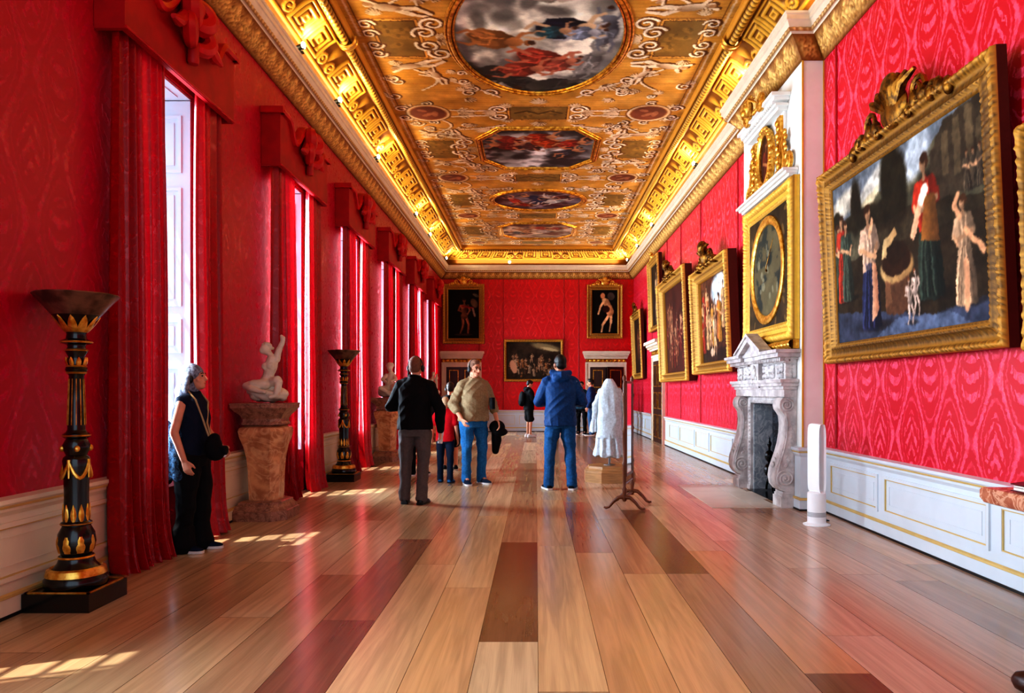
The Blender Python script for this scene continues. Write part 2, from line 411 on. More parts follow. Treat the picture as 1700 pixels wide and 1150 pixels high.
# ------------------------------------------------------------------ sweeps
def sweep(path, prof, step, disp=None, closed=False):
    """path: xy corners; prof: (inward offset, z). Returns list of P[n,m,3], L[n], seg dir per segment, mitred."""
    path = [np.array(p, float) for p in path]; n = len(path); out = []; L0 = 0
    dirs = [(path[i+1]-path[i])/np.linalg.norm(path[i+1]-path[i]) for i in range(n-1)]
    nr = [np.array((d[1], -d[0])) for d in dirs]
    mit = []
    for i in range(n):
        if i == 0: mit.append(nr[0])
        elif i == n-1: mit.append(nr[-1])
        else:
            v = nr[i-1]+nr[i]; mit.append(v/(v@nr[i]))
    o = np.array([p[0] for p in prof]); z = np.array([p[1] for p in prof])
    to = np.gradient(o); tz = np.gradient(z); tl = np.hypot(to, tz)+1e-9; no, nz = tz/tl, -to/tl   # profile normal
    if no.mean()*1 + (-nz).mean() < 0: no, nz = -no, -nz
    for i in range(n-1):
        Ls = np.linalg.norm(path[i+1]-path[i]); k = max(2, int(round(Ls/step))+1); t = np.linspace(0, 1, k)
        A = path[i][None]+o[:, None]*mit[i][None]; B = path[i+1][None]+o[:, None]*mit[i+1][None]
        XY = A[None]*(1-t)[:, None, None]+B[None]*t[:, None, None]
        P = np.concatenate([XY, np.broadcast_to(z[None, :, None], XY.shape[:2]+(1,))], 2)
        L = L0+t*Ls
        h = None
        if disp is not None:
            h = disp(L[:, None]+0*o[None], np.arange(len(prof))[None]/(len(prof)-1)+0*L[:, None])
            edge = np.minimum(1, np.minimum(t, 1-t)*Ls/.08)[:, None]; h = h*edge
            N = np.stack([no*nr[i][0], no*nr[i][1], nz], 1)
            P = P+h[..., None]*N[None]
        out.append((P, L, h)); L0 += Ls
    return out
def resample(prof, n):
    p = np.array(prof, float); d = np.r_[0, np.cumsum(np.hypot(*np.diff(p, axis=0).T))]
    t = np.linspace(0, d[-1], n); return list(zip(np.interp(t, d, p[:,0]), np.interp(t, d, p[:,1])))
# ================================================================== FLOOR
def make_floor():
    rnd = random.Random(11); V = []; F = []; C = []; U = []
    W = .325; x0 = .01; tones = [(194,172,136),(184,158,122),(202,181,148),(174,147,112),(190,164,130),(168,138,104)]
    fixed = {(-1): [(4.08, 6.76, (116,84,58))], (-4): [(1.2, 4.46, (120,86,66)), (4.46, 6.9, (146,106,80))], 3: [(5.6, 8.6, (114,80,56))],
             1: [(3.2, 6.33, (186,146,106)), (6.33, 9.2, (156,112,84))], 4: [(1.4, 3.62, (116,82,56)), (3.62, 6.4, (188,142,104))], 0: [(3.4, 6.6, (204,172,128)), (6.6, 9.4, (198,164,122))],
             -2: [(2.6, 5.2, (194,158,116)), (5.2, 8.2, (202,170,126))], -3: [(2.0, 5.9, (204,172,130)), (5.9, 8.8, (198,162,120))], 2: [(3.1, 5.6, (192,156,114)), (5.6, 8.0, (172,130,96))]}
    k = -11
    while x0+W*k < XR:
        a, b_ = max(x0+W*k, XL-.75), min(x0+W*(k+1), XR)
        y = YN - rnd.random()*2
        while y < YB:
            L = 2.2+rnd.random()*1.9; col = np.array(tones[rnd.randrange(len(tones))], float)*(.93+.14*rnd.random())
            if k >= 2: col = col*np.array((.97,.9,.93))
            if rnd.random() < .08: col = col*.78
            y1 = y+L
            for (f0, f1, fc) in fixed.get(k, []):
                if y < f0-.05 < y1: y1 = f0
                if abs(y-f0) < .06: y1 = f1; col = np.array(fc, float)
            yc, ye = max(y, YN), min(y1, YB)
            if b_ > a and ye > yc:
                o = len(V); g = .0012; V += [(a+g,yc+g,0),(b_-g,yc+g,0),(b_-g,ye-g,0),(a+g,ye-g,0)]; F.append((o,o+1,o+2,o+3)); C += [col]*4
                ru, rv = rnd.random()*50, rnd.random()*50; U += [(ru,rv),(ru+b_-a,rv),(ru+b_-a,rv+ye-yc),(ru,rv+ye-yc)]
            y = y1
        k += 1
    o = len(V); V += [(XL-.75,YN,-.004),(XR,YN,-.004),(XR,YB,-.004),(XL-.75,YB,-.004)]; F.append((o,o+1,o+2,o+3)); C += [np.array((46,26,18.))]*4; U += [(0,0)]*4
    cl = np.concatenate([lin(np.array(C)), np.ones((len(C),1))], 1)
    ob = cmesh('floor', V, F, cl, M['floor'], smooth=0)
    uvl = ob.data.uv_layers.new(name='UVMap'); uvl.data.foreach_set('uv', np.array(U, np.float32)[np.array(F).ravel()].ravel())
    struct(ob)
make_floor()

# ================================================================== WALLS
T = .72
mb = MB()
HW = {c: .62 for c in WIN}; HW[WIN[0]] = .28  # first opening, out of view, narrowed to shrink its sun patch
edges = [YN]+[e for c in WIN for e in (c-HW[c], c+HW[c])]+[YB]
for i in range(0, len(edges), 2): mb.box(XL-T, XL, edges[i], edges[i+1], 0, 5.75)
for c in WIN: mb.box(XL-T, XL, c-HW[c], c+HW[c], 4.16, 5.75)
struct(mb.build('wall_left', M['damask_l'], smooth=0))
mb = MB(); mb.box(XL-T, XR+.5, YB, YB+.3, 0, 5.75); struct(mb.build('wall_back', M['damask_x'], smooth=0))
FO0, FO1, FOZ = 9.17, 10.43, 1.22
mb = MB(); mb.box(XR, XR+.5, YN, FO0, 0, 5.75); mb.box(XR, XR+.5, FO1, YB, 0, 5.75); mb.box(XR, XR+.5, FO0, FO1, FOZ, 5.75)
struct(mb.build('wall_right', M['damask_y'], smooth=0))
mb = MB()
for a in ((BY0, FO0, 0, 5.7), (FO1, BY1, 0, 5.7), (FO0, FO1, FOZ, 5.7)): mb.box(BX, XR-.002, *a)
wc = struct(mb.build('wall_chimney', M['white'], smooth=0))
mb = MB(); mb.box(BX-.006, BX+.012, BY0-.012, BY0+.004, .73, 5.2); mb.box(XR-.012, XR, BY0-.012, BY0+.001, .73, 5.2)
mb.build('gilt_bead', M['giltp'], wc, 0)
# seams: dark cords down the silk
mb = MB()
for y in (8.2, 7.9-5.2, 12.2, 14.95, 17.0, 18.8, 21.2): mb.tube([(XR-.008, y, .75), (XR-.008, y, 5.2)], .014, 6)
o = mb.build('wall_cord', M['pelmet'], bpy.data.objects['wall_right'])
mb = MB()
for x in (-1.12, .95, -1.95, 1.45): mb.tube([(x, YB-.008, .75), (x, YB-.008, 5.2)], .014, 6)
mb.build('wall_cord', M['pelmet'], bpy.data.objects['wall_back'])

# ---- wainscot
def wainscot(name, paths, mat, panels):
    """panels: (axis, fixed coordinate, inward sign, a0, a1)"""
    prof = [(.0,0),(.045,0),(.045,.12),(.03,.15),(.03,.62),(.05,.65),(.05,.67),(.075,.70),(.075,.725),(0,.735)]
    mb = MB(); g = MB(); pm = MB(); dk = MB()
    for p in paths:
        for P, L, h in sweep(p, prof, 50): mb.grid(P)
        for P, L, h in sweep(p, [(.044,.118),(.052,.124),(.05,.14),(.036,.15)], 50): g.grid(P)
        for P, L, h in sweep(p, [(.05,.668),(.062,.672),(.066,.686),(.056,.69)], 50): g.grid(P)
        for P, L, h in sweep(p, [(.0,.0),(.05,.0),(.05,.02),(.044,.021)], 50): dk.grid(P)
    def fr(B, ax, x, sg, a0, a1, z0, z1, w, d):
        for (u0, u1, v0, v1) in ((a0,a1,z0,z0+w),(a0,a1,z1-w,z1),(a0,a0+w,z0+w,z1-w),(a1-w,a1,z0+w,z1-w)):
            X0, X1 = sorted((x, x+sg*d))
            B.box(X0, X1, u0, u1, v0, v1) if ax == 'x' else B.box(u0, u1, X0, X1, v0, v1)
    for ax, x, sg, a0, a1 in panels:
        fr(pm, ax, x+sg*.03, sg, a0, a1, .22, .58, .03, .016)
        fr(g, ax, x+sg*.03, sg, a0+.03, a1-.03, .25, .55, .008, .012)
        fr(pm, ax, x+sg*.03, sg, a0+.1, a1-.1, .31, .49, .006, .004)
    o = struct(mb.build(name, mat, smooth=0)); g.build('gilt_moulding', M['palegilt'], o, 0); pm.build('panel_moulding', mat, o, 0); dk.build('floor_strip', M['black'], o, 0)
M['whitel'] = simple('white panel paint', (208,218,226), .32, var=.04, scale=4)
runs = [(edges[i], edges[i+1]) for i in range(0, len(edges), 2)]
wainscot('baseboard_left', [[(XL,a),(XL,b)] for a, b in runs], M['cream'],
         [('x', XL, 1, a+.12, b-.12) for a, b in runs if b-a > .5])
rp = [('x', XR, -1, a, b) for a, b in ((7.14,8.3),(5.38,7.02),(4.0,5.26),(2.4,3.9),(11.1,12.3),(12.42,14.0),(14.12,15.3),(15.42,17.0),(17.12,18.3),(21.2,22.4),(22.5,23.9),(24.0,25.1))]
wainscot('baseboard_right', [[(XR,YB),(XR,21.02)], [(XR,18.92),(XR,BY1),(BX,BY1),(BX,10.92)], [(BX,8.74),(BX,BY0),(XR,BY0),(XR,YN)]], M['whitel'], rp)
wainscot('baseboard_back', [[(-1.86,YB),(1.66,YB)]], M['whitel'], [('y', YB, -1, a, b) for a, b in ((-1.75,-.7),(-.6,.45),(.55,1.58))])

# ---- windows
for i, c in enumerate(WIN):
    w = struct(empty('window_%d' % (i+1), (XL, c, 0)))
    f = MB(); x = -.64
    for y in (-.6, .55): f.box(x, x+.07, y, y+.05, .55, 4.14)
    for z in (.55, 2.3, 4.08): f.box(x, x+.07, -.6, .6, z, z+.06)
    for y in (-.21, .18): f.box(x+.02, x+.05, y, y+.03, .6, 4.1)
    for z in (1.02, 1.46, 1.9, 2.78, 3.22, 3.66): f.box(x+.02, x+.05, -.6, .6, z, z+.03)
    struct(f.build('window_frame', M['lead'], w, 0))
    struct(MB().box(x+.03, x+.036, -.56, .56, .6, 4.1).build('window_glass', M['glass'], w, 0))
    s_ = MB().box(-.66, -.02, -.6, .6, 4.13, 4.155); s_.box(-.5, -.1, -.5, .5, 4.12, 4.13); struct(s_.build('window_soffit', M['shutter'], w, 0))
    sill = MB().box(-.7, -.12, -.6, .6, .5, .56); sill.box(-.4, -.34, -.6, .6, 0, .5); sill.box(-.335, -.325, -.45, .45, .12, .42)
    struct(sill.build('window_sill', M['shutter'], w, 0))
    for sy in (-1, 1):
        p = MB(); y0 = .615*sy; y1 = .585*sy; a, b_ = sorted((y0, y1))
        p.box(-.6, -.02, a, b_, .57, 4.12)
        m2 = MB(); m3 = MB()
        for z0, z1 in ((.66,1.62),(1.74,2.06),(2.18,3.3),(3.44,3.98)):
            for (u0,u1,v0,v1) in ((-.52,-.1,z0,z0+.03),(-.52,-.1,z1-.03,z1),(-.52,-.49,z0+.03,z1-.03),(-.13,-.1,z0+.03,z1-.03)):
                ya, yb = sorted((y1, y1-.014*sy)); m2.box(u0,u1,ya,yb,v0,v1)
            ya, yb = sorted((y1, y1-.009*sy)); m3.box(-.45,-.17,ya,yb,z0+.07,z1-.07)
        sh = struct(p.build('window_shutter', M['shutter'], w, 0)); m2.build('shutter_moulding', M['shutter'], sh, 0); m3.build('shutter_panel', M['shutter'], sh, 0)

# ---- doors
def door_surround(n, loc, rz, W, gold):
    """local: x across, -y towards the room"""
    d = struct(empty('door_%d' % n, loc, rz))
    a = MB(); H = 2.36
    for s_ in (-1, 1):
        x0, x1 = sorted((s_*W/2, s_*(W/2-.16))); a.box(x0, x1, -.06, 0, 0, H); x0, x1 = sorted((s_*W/2, s_*(W/2-.05))); a.box(x0, x1, -.085, -.06, 0, H)
    a.box(-W/2-.001, W/2+.001, -.0615, -.001, H-.16, H+.001); a.box(-W/2-.002, W/2+.002, -.087, -.062, H-.05, H+.002)
    struct(a.build('door_architrave', M['offwhite'], d, 0))
    fz = MB(); n_ = 60
    xs = np.linspace(-W/2+.02, W/2-.02, n_); zs = np.linspace(H, H+.12, 8)
    X, Z = np.meshgrid(xs, zs, indexing='ij'); Y = -.07-.03*np.abs(np.sin(X*22))*np.sin((Z-H)/.12*PI)
    fz.grid(np.stack([X,Y,Z],-1)); fz.box(-W/2+.02, W/2-.02, -.06, 0, H, H+.12)
    struct(fz.build('door_frieze', M['gilt'], d))
    h = MB()
    for k, (o, z0, z1) in enumerate(((.10,.12,.17),(.15,.17,.23),(.2,.23,.29),(.26,.29,.37))): h.box(-W/2-o*.45+.02, W/2+o*.45-.02, -o-.03, 0, H+z0, H+z1)
    for x in np.linspace(-W/2, W/2, 22): h.box(x-.018, x+.018, -.2, -.17, H+.18, H+.225)
    struct(h.build('door_hood', M['offwhite'], d, 0))
    return d, H
def leaf(d, x0, x1, H, name='door_leaf', y=-.02, mat='wooddk'):
    l = MB().box(x0, x1, y-.035, y, 0, H); o = struct(l.build(name, M[mat], d, 0)); g = MB()
    for z0, z1 in ((.12,.75),(.9,1.35),(1.5,H-.1)):
        for (u0,u1,v0,v1) in ((x0+.1,x1-.1,z0,z0+.025),(x0+.1,x1-.1,z1-.025,z1),(x0+.1,x0+.125,z0+.025,z1-.025),(x1-.125,x1-.1,z0+.025,z1-.025)):
            g.box(u0,u1,y-.048,y-.035,v0,v1)
    g.build('gilt_beading', M['gilt'], o, 0); return o
d, H = door_surround(1, (-2.54, YB, 0), 0, 1.36, 1)
leaf(d, -.52, -.005, H-.16); leaf(d, .005, .52, H-.16)
d, H = door_surround(2, (2.38, YB, 0), 0, 1.4, 1)
leaf(d, -.54, -.005, H-.16)
l2 = struct(empty('door_swing', (.58, -.03, 0), math.radians(22))); l2.parent = d
leaf(l2, -.62, 0, H-.16)
struct(MB().box(.0, .54, -.012, -.005, 0, H-.16).build('door_opening', M['wooddk'], d, 0))  # dark sheet stands in for the unlit depth of the doorway
d, H = door_surround(3, (XR, 19.98, 0), -PI/2, 1.8, 1)
lf = leaf(d, -.74, -.005, H-.16); leaf(d, .005, .74, H-.16)
MB().box(.02, .09, -.085, -.055, .98, 1.12).build('door_lock', M['giltd'], lf, 0)

# ================================================================== CORNICE AND COVE
PER = [(XL,YN),(XL,YB),(XR,YB),(XR,BY1),(BX,BY1),(BX,BY0),(XR,BY0),(XR,YN)]
PERC = [(XL,YN),(XL,YB),(XR,YB),(XR,YN)]
def carve(P): 
    def f(L, v):
        u = (L/.26) % 1.0; w = np.abs(2*u-1); sp = np.sin(PI*np.clip(v, 0, 1))
        leafy = np.clip(1-(w*1.15+.25*np.abs(v-.5))**2, 0, 1)*(.55+.45*np.cos(w*16+v*5))
        curl = np.exp(-(((u-.5)*.26)**2+((v-.82)*.22)**2)/.0011)
        n = np.abs(np.sin(L*47+3.1*np.sin(v*7+L*5.3))*np.sin(v*11+2.3*np.sin(L*29)))**.6
        return (.016*leafy+.024*curl+.030*n)*sp
    return f
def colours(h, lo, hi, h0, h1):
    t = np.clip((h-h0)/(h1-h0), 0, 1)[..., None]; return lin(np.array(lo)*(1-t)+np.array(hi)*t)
class Acc:
    def __init__(s): s.P = []; s.F = []; s.C = []; s.o = 0
    def grid(s, P, C):
        n, m = P.shape[:2]; i, j = np.meshgrid(np.arange(n-1), np.arange(m-1), indexing='ij'); a = (i*m+j).ravel()+s.o
        s.F.append(np.stack([a, a+m, a+m+1, a+1], 1)); s.P.append(P.reshape(-1,3)); s.C.append(np.concatenate([C.reshape(-1,3), np.ones((n*m,1))], 1)); s.o += n*m
    def build(s, name, m, parent=None): return cmesh(name, np.concatenate(s.P), np.concatenate(s.F), np.concatenate(s.C), m, parent)
low = resample([(0,5.2),(.02,5.2),(.03,5.235),(.06,5.27),(.09,5.32),(.17,5.41),(.19,5.42)], 15)
A = Acc()
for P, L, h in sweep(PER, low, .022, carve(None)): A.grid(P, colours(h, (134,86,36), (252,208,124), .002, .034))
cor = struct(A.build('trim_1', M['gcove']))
top = [(.19,5.42),(.195,5.44),(.215,5.445),(.215,5.47),(.225,5.475),(.255,5.54),(.27,5.55),(.27,5.6),(.285,5.61),(.29,5.635),(.10,5.64),(0,5.66)]
mb = MB()
for P, L, h in sweep(PER, top, 60): mb.grid(P)
mb.build('cornice_moulding', M['offwhite'], cor, 25)
# dentil-like small beads on cornice crown
def bead(L, v): return .012*np.clip(np.sin(L*2*PI/.075), 0, 1)*np.sin(PI*v)
A = Acc()
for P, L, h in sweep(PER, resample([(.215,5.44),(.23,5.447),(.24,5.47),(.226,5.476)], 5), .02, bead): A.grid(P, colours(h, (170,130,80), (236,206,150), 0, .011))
A.build('cornice_bead', M['gcove'], cor)
# capital-like gilt block where the cornice wraps the pilaster is the same run of carving; cove:
def sq(u, v): return np.maximum(np.abs(u-.5), np.abs(v-.5))
def keyh(u, v):
    d = sq(u, v); h = ((d > .38) & (d < .47))*1.0
    h += ((d > .22) & (d < .31) & ~((v < .5) & (np.abs(u-.62) < .06)))*1.0 + (d < .13)*1.0
    h -= ((d < .06))*.5
    return h
def florh(u, v):
    x = u-.5; y = v-.12; r = np.hypot(x, y); th = np.arctan2(x, y+1e-6)
    pal = np.clip(np.cos(th*5.0), 0, 1)**.6*np.clip(1-np.abs(r-.5)/.32, 0, 1)**.5*(np.abs(th) < 1.25)
    sc_ = 0
    for cx in (.22, .78):
        q = np.hypot(u-cx, (v-.26)); sc_ = np.maximum(sc_, ((q > .12) & (q < .2))*1.0 + (q < .055)*1.0)
    return np.maximum(pal, sc_)
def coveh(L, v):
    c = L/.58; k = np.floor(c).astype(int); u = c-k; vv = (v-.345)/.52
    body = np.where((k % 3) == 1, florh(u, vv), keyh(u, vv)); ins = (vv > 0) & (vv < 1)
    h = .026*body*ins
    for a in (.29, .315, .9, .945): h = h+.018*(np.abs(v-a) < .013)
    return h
cvp = resample([(.10,5.645),(.12,5.72),(.17,5.79),(.25,5.87),(.35,5.95),(.47,6.03),(.60,6.09),(.70,6.125)], 56)
A = Acc()
for seg in ([(XL,6.0),(XL,YB),(XR,YB),(XR,6.0)],):
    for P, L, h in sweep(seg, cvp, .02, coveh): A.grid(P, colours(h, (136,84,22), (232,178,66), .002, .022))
for seg in ([(XL,YN),(XL,6.0)], [(XR,6.0),(XR,YN)]):
    for P, L, h in sweep(seg, cvp, 3): A.grid(P, np.broadcast_to(lin((190,134,46)), P.shape))
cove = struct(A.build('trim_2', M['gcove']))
# rope moulding framing the flat of the ceiling
def rope(L, v):
    return .03*np.clip(.5+.5*np.sin(L*2*PI/.1+v*4.5), 0, 1)**.7*np.sin(PI*v)
A = Acc()
rp1 = [(.62,6.12),(.63,6.075),(.66,6.06),(.665,6.075)]
ropep = resample([(.665,6.07),(.675,6.03),(.71,6.01),(.745,6.03),(.755,6.07)], 10)
rp2 = [(.755,6.075),(.76,6.06),(.79,6.08),(.80,6.15),(.80,6.175)]
for P, L, h in sweep(PERC, rp1, 50): A.grid(P, np.broadcast_to(lin((226,170,62)), P.shape))
for P, L, h in sweep(PERC, rp2, 50): A.grid(P, np.broadcast_to(lin((206,146,50)), P.shape))
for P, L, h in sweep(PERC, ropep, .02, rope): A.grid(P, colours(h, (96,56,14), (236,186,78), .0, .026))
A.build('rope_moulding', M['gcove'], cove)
mb = MB()
for sx in (-1, 1):
    xc = (XL+.71) if sx < 0 else (XR-.71)
    for y in (9.95, 5.2):
        ring_ = [[(xc+(.12+.02*q)*math.cos(a), y+dy, 6.1-(.12+.02*q)*math.sin(a)) for a in np.linspace(-.15, PI+.15, 18)] for q, dy in ((0,-.07),(1,-.05),(1,.0),(0.2,.02),(1,.05),(0,.07))]
        mb.loft(ring_, cap=False, closed=False)
mb.build('gilt_collar', M['giltl'], cove)
# ceiling mural
CY0 = 8.2
def ceiling():
    W, Hh = 5.06, 24.55-CY0+.02
    c = Cv(W, Hh, .0155, (194,140,60), warp=.012, seed=5); cx = W/2
    c.c += (fbm(c.n, c.m, 60, 12, 2)-.5)[..., None]*46
    c.c *= (.975+.025*np.sin(c.Y*70))[..., None]
    LT, DK, MID = (228,206,176), (92,52,18), (196,160,116)
    for y in np.arange(1.3, Hh, 2.05): c.stroke([(0,y),(W,y)], .02, (150,92,30), .6)
    def scroll(pts, w=.05):
        c.stroke([(x+.018,y-.018) for x, y in pts], w+.03, DK, .75); c.stroke(pts, w, LT, .95, w*.6); c.stroke([(x-.008,y+.008) for x, y in pts], w*.35, (248,236,214), .9)
    def spiral(x, y, r, a0, turns=1.4, sg=1):
        return [(x+r*(1-.75*t)*math.cos(a0+sg*t*turns*2*PI), y+r*(1-.75*t)*math.sin(a0+sg*t*turns*2*PI)) for t in np.linspace(0, 1, 26)]
    def leaf_(x, y, a, s):
        for k in range(-3, 4):
            b = a+k*.33; L = s*(1-.1*abs(k))
            c.ell(x+math.cos(b)*L*.55+.01, y+math.sin(b)*L*.55-.012, L*.5, L*.13, DK, b, a=.7); c.ell(x+math.cos(b)*L*.55, y+math.sin(b)*L*.55, L*.48, L*.11, LT, b, shade=MID)
    def putto(x, y, a, s, fl=1):
        R = lambda u, v: (x+s*(u*math.cos(a)-v*fl*math.sin(a)), y+s*(u*math.sin(a)+v*fl*math.cos(a)))
        for off, col, k in ((.03, DK, 1.12), (0, None, 1)):
            cl = col or (232,212,184); sh = None if col else (150,112,78)
            def L(p, q, w, w2): 
                P, Q = R(*p), R(*q); c.stroke([(P[0]+off,P[1]-off),(Q[0]+off,Q[1]-off)], w*s*k, cl, .9, w2*s)
            L((.15,0),(.55,.14),.2,.15); L((.55,.14),(.95,-.05),.14,.08); L((.1,-.05),(.5,-.18),.2,.15); L((.5,-.18),(.9,-.22),.13,.08)
            L((-.4,.08),(-.75,.24),.12,.08); L((-.4,-.05),(-.6,-.3),.12,.08)
            p = R(-.15,0); c.ell(p[0]+off, p[1]-off, .38*s*k, .17*s*k, cl, a, shade=sh)
            p = R(-.6,.02); c.ell(p[0]+off, p[1]-off, .14*s*k, .12*s*k, cl, a, shade=sh)
        p = R(-.66,.05); c.ell(p[0], p[1], .1*s, .08*s, (150,104,60), a, a=.7)
        for q in range(3): p, r_ = R(.1+.2*q,-.02), R(.25+.2*q,.05); c.stroke([p, r_], .018, (130,92,60), .6)
    def garland(p, q, sag, n=26):
        P = [(p[0]+(q[0]-p[0])*t, p[1]+(q[1]-p[1])*t-sag*4*t*(1-t)) for t in np.linspace(0, 1, n)]
        c.stroke([(x+.015,y-.015) for x, y in P], .055, DK, .7); c.stroke(P, .045, LT, .95, dash=.45)
    def panel(x, y, w, h, col, fr=(206,150,70)):
        c.rect(x-w/2-.07, x+w/2+.07, y-h/2-.07, y+h/2+.07, DK, .7); c.rect(x-w/2-.05, x+w/2+.05, y-h/2-.05, y+h/2+.05, fr); c.rect(x-w/2-.02, x+w/2+.02, y-h/2-.02, y+h/2+.02, DK)
        c.rect(x-w/2, x+w/2, y-h/2, y+h/2, col)
        rr = random.Random(int(x*97+y*31))
        for k in range(9):
            u, v = x+(rr.random()-.5)*w*.75, y+(rr.random()-.5)*h*.7
            c.ell(u, v, .03+w*.07*rr.random(), .03+h*.13*rr.random(), np.array(col)*1.22, rr.random()*3, a=.6); c.ell(u+.03, v-.03, .03, .05, np.array(col)*.7, a=.5)
    meds = [(10.1,0,1.27,1.88),(14.7,1,1.2,1.27),(18.6,0,1.22,1.06),(22.15,1,1.15,1.12)]
    for Y, kind, rx, ry in meds:
        y = Y-CY0
        for s in (-1, 1):
            px = cx+s*1.9; hh = .5 if ry > 1.5 else .52
            panel(px, y, .52, hh*2, (124,92,42))
            for t in (-1, 1):
                putto(px-s*.06, y+t*(hh+.32), (0 if s < 0 else PI)+.25*t*s, .5, t)
                for k in (0, 1):
                    scroll(spiral(px-s*(.36+.14*k), y+t*(.18+.24*k), .17, PI/2*(1-s)+t*.5, 1.3, t*s)); scroll(spiral(px+s*.37, y+t*(.16+.26*k), .12, PI/2*(1+s), 1.2, -t*s), .035)
                leaf_(px-s*.5, y+t*.02, PI*(s > 0)+.3*t, .24); leaf_(px+s*.2, y+t*(hh+.14), PI/2*t, .18)
                leaf_(cx+s*rx*.78, y+t*ry*.8, math.atan2(t, s), .3); scroll(spiral(cx+s*rx*.62, y+t*(ry*.92+.06), .13, t*1.2, 1.2, t*s), .04)
                garland((px-s*.1, y+t*(hh+.62)), (cx+s*rx*.5, y+t*(ry+.1)), .1*t)
                P_ = [(px-s*(.05+.28*math.sin(PI*q)), y+t*(hh+.45+.75*q)) for q in np.linspace(0,1,22)]; c.stroke([(a_+.015,b_-.015) for a_, b_ in P_], .055, DK, .7); c.stroke(P_, .045, LT, .95, dash=.45)
        rr = random.Random(int(Y*10))
        for s in (-1, 1):
            for t in (-1, 1):
                for q in range(7):
                    u = cx+s*rr.uniform(.95,2.35); v = y+t*rr.uniform(ry*.55, ry+.25)
                    scroll(spiral(u, v, rr.uniform(.07,.13), rr.uniform(0,6.28), 1.2, rr.choice((-1,1))), .03); leaf_(u+.1*s, v-.08*t, rr.uniform(0,6.28), .16)
                putto(cx+s*(rx+.28), y+t*ry*.62, PI/2*t+.4*s, .34, s); leaf_(cx+s*1.2, y+t*(ry+.16), rr.uniform(0,3), .2)
                c.stroke([(cx+s*2.42,y+t*.1),(cx+s*2.42,y+t*(ry+.5))], .03, LT, .8); c.stroke([(cx+s*2.36,y+t*.1),(cx+s*2.36,y+t*(ry+.5))], .016, DK, .8)
        # frame and picture
        a = np.linspace(0, 2*PI, 60)
        for k, (g, col) in enumerate(((.0,(120,66,16)),(-.02,(216,160,70)),(-.06,(176,112,34)),(-.085,(238,196,110)),(-.12,(120,70,20)))):
            if kind == 0: c.ell(cx, y, rx+g, ry+g, col, soft=.012)
            else:
                e = .62; c.poly([(cx+(rx+g)*u, y+(ry+g)*v) for u, v in ((-1,-e+.1),(-e,-1),(e,-1),(1,-e+.1),(1,e-.1),(e,1),(-e,1),(-1,e-.1))], col)
        if kind == 0:
            for q in np.linspace(0, 2*PI, 90): c.ell(cx+(rx-.04)*math.cos(q), y+(ry-.04)*math.sin(q), .028, .018, (240,204,122), q+.6)
    # medallion row
    for yy, r in ((12.78,.3),(16.65,.27),(20.25,.26),(23.9,.2)):
        y = yy-CY0
        for s in (-1, 1):
            px = cx+s*1.9
            leaf_(px+s*.3, y+.1, 1.4, .3); leaf_(px+s*.34, y-.14, -1.2, .28)
            for t in (-1,1): scroll(spiral(px+s*.42, y+t*.2, .13, 0, 1.3, t), .035); leaf_(px-s*.5, y+t*.07, PI*(s>0), .32); scroll(spiral(px-s*.02, y+t*.42, .1, t, 1.2, s*t), .03)
            c.ell(px, y, r+.09, r+.09, DK); c.ell(px, y, r+.07, r+.07, LT, shade=MID, soft=.03); c.ell(px, y, r+.02, r+.02, (150,88,34)); c.ell(px, y, r, r, (134,72,46), shade=(96,48,30))
            for k in range(5): c.ell(px+.12*math.cos(k*1.9), y+.12*math.sin(k*2.3), .05, .09, (168,108,74), k, a=.7)
            garland((px-s*.4, y+.16), (cx+s*.75, y+.12), .02); garland((px-s*.4, y-.14), (cx+s*.75, y-.12), -.02)
        panel(cx, y, .96, r*2*.95, (126,96,46)); c.stroke([(cx-.4,y),(cx-.2,y-.1),(cx,y+.03),(cx+.2,y-.1),(cx+.4,y)], .05, (84,60,26))
        for s in (-1, 1):
            for t in (-1, 1): scroll(spiral(cx+s*.68, y+t*.16, .16, PI/2*(1-s), 1.4, s*t), .045); leaf_(cx+s*.58, y+t*.26, t*1.2, .2)
            leaf_(cx+s*.72, y, PI*(s < 0), .26)
        for t in (-1, 1): leaf_(cx, y+t*(r+.1), t*PI/2, .26)
    c.rnd(.22, 60, 8)
    # pictures, painted after the ornament (plain generic sky-and-figure scenes)
    def scene(y, rx, ry, kind, seed, pal):
        r = random.Random(seed); e = .62
        k = c.c.copy(); X, Y = c.X-cx, c.Y-y
        n = fbm(c.n, c.m, 40, 12, seed*7, 5)
        sky = np.array(pal[0])[None,None]*(.55+.9*n[...,None]) ; t = np.clip((n-.5)*4+.6, 0, 1)[...,None]; t = t*np.clip((Y/ry+1.3), .1, 1)[...,None]
        img = np.array(pal[1])[None,None]*(1-t)*(.7+.6*n[...,None])+np.clip(sky, 0, 245)*t
        c.c = img
        for q in range(60):
            u, v = r.uniform(-.95,.95), r.uniform(-.95,.95); g = r.uniform(.6,1.15)
            col = np.array(pal[0] if r.random() < .6 and v > -.5 else pal[1])*g
            c.ell(cx+u*rx, y+v*ry, rx*r.uniform(.06,.2), ry*r.uniform(.05,.14), col, r.uniform(-.6,.6), soft=.7, a=.75, shade=col*.7)
